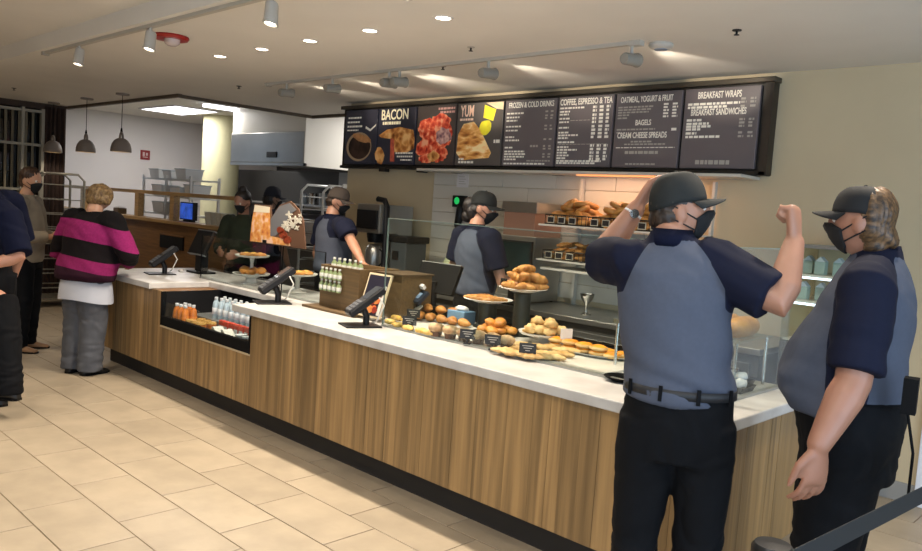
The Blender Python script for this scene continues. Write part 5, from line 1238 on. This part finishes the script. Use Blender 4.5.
for i, (x, lb) in enumerate(((CL+.76, 'white sandwich pack at the front of the cooler, left of two'), (CL+.90, 'white sandwich pack at the front of the cooler, right of two'))):
    t = thing('sandwich_pack', lb, 'sandwich', (x, 3.0, CZ), 'sandwich packs'); MB().prism([(-.055, 0), (.055, 0), (.055, .012), (-.03, .085), (-.055, .085)], 2.96, 3.04, lambda u_, v_, q: (x+u_, q, CZ+v_)).build('wedge_box', mat('pack_white', 'b9b8b2', .4), t); MB().prism([(-.045, .01), (.04, .01), (-.03, .07), (-.045, .07)], 2.9585, 2.96, lambda u_, v_, q: (x+u_, q, CZ+v_)).build('filling_window', mat('sandwich_fill', '8a7a52', .5, var=.4, scale=40), t)
for i in range(3):
    p = Vector((CR-.09-.1*i, 3.0, CZ)); t = thing('yogurt_pot', ('red and white yogurt pot at the right end of the cooler front', 'dark yogurt pot second from the right of the cooler front', 'grey yogurt pot third from the right of the cooler front')[i], 'yogurt', p, 'yogurt pots')
    MB().lathe([(.001, 0), (.03, 0), (.04, .07), (.042, .072), (.001, .074)], p, 18).build('pot', (mat('pot_red', 'b05a50', .4), mat('pot_dark', '3d3a40', .4), mat('pot_grey', '8d8f92', .4))[i], t, True); MB().lathe([(.0405, .066), (.043, .070), (.043, .078), (.001, .08)], p, 18).build('lid', M_capw, t, True)

# ================================================================== rear counter and wall racks
rc = thing('rear_counter', 'stainless steel rear counter with dark under fridge doors', 'counter', (-3.8, 5.05, 0))
RX0, RX1 = -6.5, -1.95
MB().box((RX0, 4.70, .10), (RX1, 5.36, .86)).build('body', mat('steel_dark', '5a5956', .4, .6), rc); MB().box((RX0-.02, 4.66, .86), (RX1+.02, 5.38, .90), .004).build('steel_top', M_steel, rc); MB().box((RX0+.03, 4.78, 0), (RX1-.03, 5.3, .10)).build('plinth', M_black, rc)
for i in range(6):
    x0 = RX0+.05+.75*i; d_ = MB().box((x0, 4.682, .16), (x0+.70, 4.70, .80), .004).build('fridge_door', MATS['steel_dark'], rc); MB().box((x0+.06, 4.678, .22), (x0+.64, 4.683, .70)).build('door_window', M_dark, d_); MB().box((x0+.05, 4.66, .745), (x0+.65, 4.68, .765), .003).build('handle', M_chrome, d_)
# bagel racks
M_wire = mat('basket_wire', '2c2722', .5, .3); M_ptag = mat('basket_tag', '17161a', .5); M_shelf = mat('rack_white', 'c6c0b4', .4)
BXA, BXB = -3.78, -2.70
rk = thing('bagel_rack', 'white two tier rack on the tiled wall holding the bagel baskets', 'rack', (-3.3, 5.2, 1.2))
for z in (1.555, 1.285): MB().box((BXA-.05, 4.82, z-.014), (BXB+.05, 5.37, z), .003).build('shelf', M_shelf, rk)
for x in (BXA-.05, BXB+.03): MB().box((x, 5.33, .901), (x+.02, 5.37, 1.94)).build('upright', M_shelf, rk)
MB().box((BXA-.03, 4.86, 1.20), (BXA+.65, 5.2, 1.22), .003).build('crumb_tray', M_shelf, rk)
def basket(label, x0, x1, y0, y1, z, h):
    b_ = thing('wire_basket', label, 'basket', ((x0+x1)/2, (y0+y1)/2, z), 'bagel baskets'); k = MB()
    for zz in (z+.006, z+h):
        k.tube([(x0, y0, zz), (x1, y0, zz), (x1, y1, zz), (x0, y1, zz), (x0, y0, zz)], .005, 6)
    k.build('rims', M_wire, b_)
    k = MB(); n = int((x1-x0)/.035)
    for i in range(n+1):
        x = x0+(x1-x0)*i/n; k.tube([(x, y1, z+h), (x, y1, z+.006), (x, y0, z+.006), (x, y0, z+h)], .0028, 5)
    for i in range(6): y = y0+(y1-y0)*i/5; k.tube([(x0, y, z+h), (x0, y, z+.006), (x1, y, z+.006), (x1, y, z+h)], .0028, 5)
    tag(k.build('wires', M_wire, b_), kind='stuff')
    i = 0; x = x0+.03
    while x < x1-.06:
        tg = MB().box((x, y0-.012, z+.012), (x+.065, y0-.008, z+.062)).build('shelf_tag', mat('tag_cream', 'b9b09a', .5), b_); MB().box((x+.006, y0-.0135, z+.018), (x+.059, y0-.012, z+.056)).build('tag_print', M_ptag, tg); x += .10
    return b_
gl = {}
for (z, nm, x0, x1, h) in ((1.555, 'upper', BXA, -3.40, .075), (1.555, 'upper', -3.38, -2.72, .075), (1.285, 'lower', BXA, -3.40, .07), (1.285, 'lower', -3.38, -2.72, .07)):
    sd_ = 'left' if x0 < -3.5 else 'right'
    basket('black wire basket of bagels on the %s tier, %s side' % (nm, sd_), x0, x1, 4.84, 5.30, z, h)
    kind = 'bagel' if nm == 'upper' else 'twist'
    nmx = 'bagel' if nm == 'upper' else 'bread_stick'
    for l in range(4 if nm == 'upper' else 3):
        nx = max(2, int((x1-x0-.04*l)/.105)); ny = max(2, 4-l)
        for i in range(nx):
            for j in range(ny):
                p = Vector((x0+.055+.03*l+(x1-x0-.11-.06*l)*(i/(nx-1)) + random.uniform(-.015, .015), 4.90+.03*l+.115*j+random.uniform(-.015, .015), z+.010+.046*l))
                if kind == 'bagel': food('bagel', 'bagel', 'golden bagel piled in the upper %s basket' % sd_, 'bagels in the upper %s basket' % sd_, 'bagel', p, random.uniform(0, 6), 1.12, (random.uniform(-.5, .5), random.uniform(-.5, .5)))
                else: food('twist', 'bread_twist', 'golden bread twist piled in the lower %s basket' % sd_, 'bread twists in the lower %s basket' % sd_, 'bread', p, 1.2+random.uniform(-.5, .5), .75, (random.uniform(-.2, .2), random.uniform(-.4, .4)))
hl = thing('heat_lamp', 'long cream canopy with warm lamp under the menu board above the bagels', 'lamp', (-3.3, 5.22, 1.955)); MB().box((-5.55, 5.08, 1.962), (-2.35, 5.385, 1.984), .003).build('housing', M_shelf, hl); MB().box((BXA+.05, 5.13, 1.952), (BXB-.05, 5.18, 1.962)).build('lens', mat('heat_glow', 'ffb070', .5, emit=1.3, ecol='ffa868'), hl)
add_light('heat_lamp_light', 'AREA', (-3.3, 5.15, 1.945), 7, (1, .60, .36), (0, .1, -1), hl, shape='RECTANGLE', size=1.1, size_y=.1)
# order monitor for the worker, toaster, timer, notice, coffee machine, mixer, steel cup
c = Vector((yat(521, 250, 4.85).x, 4.76, .90)); t = thing('order_monitor', 'dark flat order monitor on the rear counter beside the worker', 'monitor', c)
MB().box((c.x-.12, c.y-.06, .9), (c.x+.12, c.y+.06, .915), .003).build('foot', M_dark, t); MB().box((c.x-.03, c.y+.0, .915), (c.x+.03, c.y+.03, 1.15)).build('neck', M_dark, t)
mo = MB().box((c.x-.19, c.y-.02, 1.13), (c.x+.19, c.y+.01, 1.41), .005).build('display', M_dark, t); MB().box((c.x-.175, c.y-.022, 1.15), (c.x+.175, c.y-.0195, 1.395)).build('screen_glass', mat('screen_teal', '1c2b2a', .12, emit=.15), mo)
c = Vector((yat(530, 240, 5.1).x-.02, 5.14, .90)); t = thing('toaster', 'tall stainless conveyor toaster with pink reflected light painted in its mouth on the rear counter', 'toaster', c)
MB().box((c.x-.2, 4.98, .91), (c.x+.17, 5.34, 1.44), .006).build('body', M_steel, t); MB().box((c.x-.18, 4.985, 1.44), (c.x+.15, 5.34, 1.63)).build('mouth', mat('toaster_reflection', '8d7464', .3, .5, emit=.12, ecol='d89070'), t); MB().box((c.x-.2, 4.97, 1.63), (c.x+.17, 5.35, 1.72), .004).build('upper_hood', M_steel, t); MB().box((c.x-.19, 4.92, .93), (c.x+.16, 4.98, .945)).build('crumb_lip', M_steel, t)  # mouth colour and faint emission stand in for pink light reflected there
for x in (-.16, .13): MB().cyl((c.x+x, 5.0, .9), (c.x+x, 5.0, .912), .015).cyl((c.x+x, 5.3, .9), (c.x+x, 5.3, .912), .015).build('foot', M_black, t)
c = yat(460, 202, 5.36); t = thing('wall_timer', 'black wall timer with a green lit display and hanging handset', 'timer', c)
MB().box((c.x-.075, 5.33, c.z-.05), (c.x+.075, 5.386, c.z+.06), .004).build('case', M_dark, t); MB().lathe([(.001, 0), (.035, 0), (.03, .004), (.001, .005)], (c.x-.015, 5.33, c.z+.01), 16, (Vx, Vz, -Vy)).build('display', mat('green_display', '1f9a4c', .3, emit=1.2, ecol='1fb058'), t)
MB().tube([(c.x+.02, 5.35, c.z-.05), (c.x+.03, 5.34, c.z-.14), (c.x+.0, 5.34, c.z-.22)], [.035, .045, .03], 10, True).build('handset', M_dark, t, True)
c = yat(463, 181, 5.385); t = thing('notice_sheet', 'small white paper notice taped on the wall above the timer', 'notice', c); MB().box((c.x-.075, 5.380, c.z-.06), (c.x+.075, 5.385, c.z+.075)).build('sheet', M_white, t); k = MB()
for j in range(4): k.box((c.x-.05, 5.378, c.z-.03+.022*j), (c.x+.045-.02*(j % 2), 5.3795, c.z-.024+.022*j))
tag(k.build('print_lines', M_txtd, t), kind='stuff')
c = Vector((yat(379, 230, 4.95).x, 4.98, .90)); t = thing('coffee_machine', 'black and steel coffee machine at the left of the rear counter', 'coffee machine', c)
MB().box((c.x-.19, 4.80, .905), (c.x+.15, 5.25, .98), .006).build('drip_base', M_dark, t); MB().box((c.x-.19, 5.06, .98), (c.x+.15, 5.25, 1.62), .006).build('back_column', M_steel, t); MB().box((c.x-.19, 4.82, 1.34), (c.x+.15, 5.08, 1.62), .01).build('brew_head', M_steel, t); MB().box((c.x-.17, 4.80, 1.38), (c.x+.13, 4.825, 1.56), .004).build('control_panel', M_dark, t)
MB().lathe([(.001, 0), (.075, 0), (.085, .05), (.085, .2), (.06, .24), (.05, .25), (.001, .25)], (c.x-.03, 4.93, .98), 20).build('urn', M_steel, t, True); MB().tube([(c.x+.055, 4.93, 1.03), (c.x+.10, 4.93, 1.06), (c.x+.10, 4.93, 1.16), (c.x+.05, 4.93, 1.19)], .009, 8).build('urn_handle', M_dark, t, True); MB().lathe([(.001, 0), (.07, 0), (.085, .09), (.001, .09)], (c.x-.03, 4.93, 1.25), 18).build('filter_basket', M_dark, t, True)
MB().tube([(c.x+.16, 4.9, .91), (c.x+.16, 4.9, 1.6), (c.x+.12, 4.9, 1.66), (c.x+.02, 4.9, 1.67)], .028, 10).build('side_arm', M_dark, t, True)
c = Vector((yat(403, 245, 4.9).x, 4.95, .90)); t = thing('grinder', 'grey grinder box beside the coffee machine', 'grinder', c); MB().box((c.x-.11, 4.84, .905), (c.x+.11, 5.1, 1.28), .01).build('body', mat('grinder_grey', '4b5052', .4, .3), t); MB().box((c.x-.13, 4.83, 1.28), (c.x+.13, 5.12, 1.34), .01).build('lid', M_dark, t); MB().box((c.x-.07, 4.832, 1.12), (c.x+.02, 4.841, 1.20)).build('badge', M_chrome, t)
c = Vector((yat(585, 295, 4.85).x, 4.88, .90)); t = thing('steel_cup', 'small steel stemmed cup on the rear counter', 'cup', c); MB().lathe([(.001, 0), (.04, 0), (.042, .006), (.012, .02), (.012, .08), (.045, .12), (.055, .16), (.05, .16), (.04, .125), (.001, .10)], c, 20).build('cup', M_chrome, t, True)
c = Vector((-4.75, 4.85, .90)); t = thing('paper_bag', 'pale green paper bag on the rear counter behind the till', 'bag', c)
MB().loft([[c + Vx*(.13*k*sx) + Vy*(.08*k2*sy) + Vz*h_ for sx, sy in ((-1, -1), (-.3, -1.1), (.4, -.9), (1, -1), (1, 1), (.3, 1.1), (-.4, .9), (-1, 1))] for k, k2, h_ in ((1, 1, 0), (1.05, 1.05, .08), (.95, .9, .18), (.7, .4, .26), (.72, .15, .30))]).build('bag', mat('bag_green', '9aa07e', .8, var=.1), t, 'all'); MB().tube([c+Vector((-.05, 0, .29)), c+Vector((-.04, 0, .36)), c+Vector((.04, 0, .36)), c+Vector((.05, 0, .29))], .004, 6).build('handle', M_box, t)
# glazed case at the right of the rear counter
gx0, gx1, gy0, gy1 = -2.55, -1.52, 4.86, 5.36; RZ = .0
gc = thing('display_case', 'upright glass display case with lit white shelves behind the raised arm', 'display case', ((gx0+gx1)/2, 5.1, 0))
RX1b = gx1
MB().box((-1.9, gy0, 0), (gx1, gy1, .95), .004).build('base_cabinet', MATS['steel_dark'], gc)
for z in (.955, 1.2, 1.36): MB().box((-1.89, gy0+.02, z), (gx1-.02, gy1-.02, z+.012)).build('shelf', M_shelf, gc)
MB().box((-1.9, gy0, .95), (gx1, gy0+.006, 1.53)).build('front_glass', M_glass, gc); MB().box((gx1-.006, gy0, .95), (gx1, gy1, 1.53)).build('side_glass', M_glass, gc)
MB().box((-1.9, gy0, 1.53), (gx1, gy1, 1.55), .002).build('top', M_alu, gc); MB().box((-1.9, gy1-.01, .95), (gx1-.006, gy1, 1.53)).build('back_panel', M_wall, gc); MB().box((-1.9, gy0, .95), (-1.894, gy1-.01, 1.53)).build('side_glass', M_glass, gc)
for z in (1.345, 1.185): MB().box((-1.88, gy0+.015, z), (gx1-.03, gy0+.03, z+.012)).build('shelf_light', mat('shelf_led', 'e8f2ff', .5, emit=3), gc)
for i in range(6):
    q = Vector((-1.84+.055*i, gy0+.12+.05*(i % 2), 1.212 if i < 3 else 1.372)); q.x = -1.83+.09*(i % 3); t = thing('juice_carton', 'pale carton on the %s shelf of the upright glass case' % ('middle' if i < 3 else 'top'), 'carton', q, 'cartons in the glass case'); MB().box((q.x-.03, q.y-.03, q.z), (q.x+.03, q.y+.03, q.z+.08), .003).build('carton', mat('carton_green', '9fb0a8', .5, rnd=.1), t); MB().prism([(-.03, 0), (.03, 0), (0, .03)], q.y-.03, q.y+.03, lambda u_, v_, w_: (q.x+u_, w_, q.z+.08+v_)).build('gable', M_capw, t)

# ================================================================== kitchen beyond the half wall
HB = dict(x0=-10.75, x1=-8.84, y0=6.07, y1=7.25)
hd = thing('extractor_hood', 'large stainless extractor hood with white side panel in the kitchen', 'hood', (-9.5, 6.6, 2.1))
MB().box((HB['x0'], HB['y0'], 2.10), (HB['x1']-.02, HB['y1'], 2.52), .01).build('canopy', M_steel, hd); MB().box((HB['x1']-.02, HB['y0'], 2.06), (HB['x1'], HB['y1'], KC)).build('side_panel', mat('hood_white', 'd8d3c6', .5), hd); MB().box((HB['x0'], HB['y0']+.02, 2.52), (HB['x1']-.02, HB['y1'], KC)).build('upper_fascia', MATS['hood_white'], hd); MB().box((-9.75, HB['y0']-.012, 2.17), (-9.5, HB['y0'], 2.25), .004).build('vent_slot', M_dark, hd)
MB().box((HB['x0'], HB['y0'], 2.06), (HB['x1'], HB['y0']+.04, 2.10)).build('drip_edge', M_steel, hd)
kw_ = thing('cook_line', 'stainless cooking line under the extractor hood', 'kitchen counter', (-9.5, 6.8, 0))
MB().box((-11.4, 6.45, 0), (-8.6, 7.25, .9)).build('base_units', MATS['steel_dark'], kw_); MB().box((-11.42, 6.42, .9), (-8.58, 7.27, .94)).build('steel_top', M_steel, kw_); MB().box((-12.6, 7.20, .94), (-8.6, 7.26, 2.06)).build('backsplash', mat('splash_dark', '2b2926', .5), kw_); MB().box((-11.4, 6.85, 1.52), (-8.6, 7.2, 1.545)).build('overshelf', M_steel, kw_)
MB().box((-9.5, 7.15, 1.6), (-9.0, 7.2, 2.05)).build('wall_panel', mat('steel_pale', '9b9b96', .4, .3), kw_)
rb = random.Random(5)
for i in range(7):
    x = -10.15+.24*i; h_ = rb.uniform(.08, .2); t = thing('container', 'steel food container on the kitchen shelf under the hood', 'container', (x, 7.0, 1.545), 'containers under the hood'); MB().lathe([(.001, 0), (.055, 0), (.06, h_), (.062, h_+.006), (.055, h_+.006), (.05, .01), (.001, .008)], (x, 7.0, 1.545), 16).build('pot', M_chrome if i % 2 else M_capw, t, True)
# dark fryer / oven fronts
for i in range(2):
    x = -10.05+.85*i; t = thing('oven', ('dark oven under the hood, left of two', 'dark oven under the hood, right of two')[i], 'oven', (x, 6.7, .94)); MB().box((x-.3, 6.5, .94), (x+.3, 7.1, 1.42), .01).build('body', M_dark, t); MB().box((x-.24, 6.488, 1.0), (x+.24, 6.5, 1.3), .003).build('door', M_steel, t); MB().tube([(x-.2, 6.47, 1.34), (x+.2, 6.47, 1.34)], .012).build('handle', M_chrome, t)
# sheet pan trolleys
def trolley(label, x, y, m, w_=.5, dp=.6, h=1.75, n=10, pans=True):
    t = thing('sheet_pan_rack', label, 'rack', (x, y, 0), 'sheet pan racks')
    for sx in (-1, 1):
        MB().tube([(x+sx*w_/2, y-dp/2, .08), (x+sx*w_/2, y-dp/2, h-.08), (x+sx*w_/2, y-dp/2+.08, h), (x+sx*w_/2, y+dp/2-.08, h), (x+sx*w_/2, y+dp/2, h-.08), (x+sx*w_/2, y+dp/2, .08)], .016, 8).build('side_hoop', m, t, True)
        for sy in (-1, 1): MB().cyl((x+sx*w_/2, y+sy*dp/2-.02, .05), (x+sx*w_/2, y+sy*dp/2+.02, .05), .05, n=14).build('caster', M_black, t, True)
    MB().box((x-w_/2, y-dp/2, .10), (x+w_/2, y+dp/2, .12)).build('base_shelf', m, t)
    for i in range(n):
        z = .25+(h-.4)*i/(n-1)
        for sx in (-1, 1): MB().box((x+sx*w_/2-.02, y-dp/2, z), (x+sx*w_/2+.02, y+dp/2, z+.012)).build('runner', m, t)
        if pans and i % 2 == 0: MB().box((x-w_/2+.03, y-dp/2+.02, z+.013), (x+w_/2-.03, y+dp/2-.02, z+.035), .004).build('sheet_pan', M_steel, t)
    return t
M_rail = mat('rack_bright', 'd8d8d4', .35, .3)
p = at(322, 200, 8.3); trolley('bright sheet pan rack beside the rear wall end, right of two', -7.35, 5.95, M_rail, .45, .5, 1.82)
trolley('bright sheet pan rack behind the food poster, left of two', -7.95, 5.85, M_rail, .45, .5, 1.80)
q = yat(55, 200, 3.75); trolley('metal rolling rack behind the person in the tan jacket', q.x, 3.75, mat('rack_dull', '8f8a7c', .4, .5), .5, .55, 1.74, 8, False)
# white shelving unit with boxes, blue screen, cups on the ledge
q = yat(178, 200, 5.1); sx = q.x; t = thing('storage_shelf', 'white storage shelf with trays behind the half wall', 'shelf', (sx, 5.1, 0))
for x in (sx-.75, sx-.05, sx+.65):
    for y in (4.95, 5.35): MB().box((x-.015, y-.015, 0), (x+.015, y+.015, 1.82)).build('upright', M_rail, t)
for z in (.3, .8, 1.28, 1.52, 1.76): MB().box((sx-.77, 4.93, z), (sx+.67, 5.37, z+.02)).build('shelf_board', M_rail, t)
for i, (x, z, w_, h_) in enumerate(((-.6, 1.78, .3, .12), (-.2, 1.78, .25, .10), (.2, 1.78, .3, .13), (-.5, 1.54, .3, .14), (.05, 1.54, .3, .12), (.45, 1.54, .25, .16), (-.45, 1.30, .35, .14), (.1, 1.30, .3, .12))):
    b_ = thing('food_tub', 'pale food tub on the %s board of the white storage shelf, %s' % ({1.78: 'top', 1.54: 'middle', 1.30: 'lower'}[z], 'at the left end' if x < -.4 else 'at the right end' if x > .15 else 'near the middle'), 'tub', (sx+x, 5.15, z), 'food tubs on the storage shelf'); MB().loft([[(sx+x+u_*w_/2*k, 5.15+v_*.13*k, z+hh) for u_, v_ in ((-1, -1), (1, -1), (1, 1), (-1, 1))] for k, hh in ((.88, 0), (1, h_))]).build('tub', mat('tub_pale', 'e2e2e0', .4, rnd=.15), b_); MB().box((sx+x-w_/2-.01, 5.01, z+h_), (sx+x+w_/2+.01, 5.29, z+h_+.015), .003).build('lid', M_capw, b_)
q = yat(188, 210, 4.62); t = thing('small_monitor', 'small monitor with a bright blue screen on the half wall ledge', 'monitor', (q.x, 4.62, 1.25)); MB().box((q.x-.17, 4.60, 1.27), (q.x+.17, 4.66, 1.49), .005).build('case', M_dark, t); MB().box((q.x-.155, 4.596, 1.285), (q.x+.155, 4.601, 1.475)).build('screen', mat('blue_screen', '2a4ca8', .3, var=.4, scale=9, emit=1.2), t); MB().box((q.x-.08, 4.60, 1.25), (q.x+.08, 4.68, 1.27)).build('foot', M_dark, t)
q0 = yat(210, 215, 4.62).x
for i in range(5):
    x = q0+.13*i; t = thing('paper_cup', 'stack of pale paper cups on the half wall ledge', 'cup', (x, 4.60, 1.25), 'cup stacks on the ledge'); MB().lathe([(.001, 0), (.03, 0), (.042, .11), (.044, .112), (.044, .13), (.046, .132), (.046, .15), (.001, .15)], (x, 4.60, 1.25), 16).build('cups', mat('cup_paper', 'b5b09e', .6, rnd=.1), t, True)
x = yat(120, 210, 4.6).x; t = thing('napkin_box', 'small tan napkin box on the ledge beside a post', 'box', (x, 4.6, 1.25)); MB().box((x-.08, 4.54, 1.25), (x+.08, 4.66, 1.33), .004).build('box', M_box, t); MB().box((x-.06, 4.56, 1.33), (x+.06, 4.64, 1.345)).build('napkins', M_white, t)
# dark recess panel in the half wall
x = yat(170, 255, 4.5).x; t = thing('wall_screen', 'black rectangular panel fixed low on the half wall face', 'panel', (x, 4.49, .9)); MB().box((x-.3, 4.50, .90), (x+.32, 4.519, 1.06), .003).build('panel', M_dark, t); MB().box((x-.31, 4.498, 1.06), (x+.33, 4.519, 1.075)).build('top_lip', M_walnut, t)

# ================================================================== queue barrier in front right
pt = zat(773, 546, .98); t = thing('stanchion', 'black retractable belt stanchion at the bottom right', 'barrier post', (pt.x, pt.y, 0))
c = Vector((pt.x, pt.y, 0))
MB().lathe([(.17, 0), (.17, .012), (.14, .03), (.05, .045), (.001, .045)], c, 32).build('base', M_dark, t, True); MB().cyl(c+Vz*.04, c+Vz*.90, .030, n=20).build('post', M_dark, t, True); MB().lathe([(.030, .88), (.042, .89), (.042, .975), (.036, .985), (.001, .988)], c, 24).build('belt_head', mat('head_black', '151617', .35), t, True)
e = zat(945, 482, .93); c1 = Vector((e.x, e.y, 0)); dv = (c1-c); dv.z = 0; L_ = dv.length; dv.normalize(); nrm = dv.cross(Vz)
MB().obox(c + dv*(L_/2) + Vz*.925, (dv, nrm, Vz), (L_/2-.03, .0012, .025)).build('belt', mat('belt_web', '15191c', .7), t)
t2 = thing('stanchion', 'black belt stanchion beyond the right edge holding the belt end', 'barrier post', (c1.x, c1.y, 0)); MB().lathe([(.17, 0), (.17, .012), (.14, .03), (.05, .045), (.001, .045)], c1, 32).build('base', M_dark, t2, True); MB().cyl(c1+Vz*.04, c1+Vz*.90, .030, n=20).build('post', M_dark, t2, True); MB().lathe([(.030, .88), (.042, .89), (.042, .975), (.036, .985), (.001, .988)], c1, 24).build('belt_head', MATS['head_black'], t2, True)
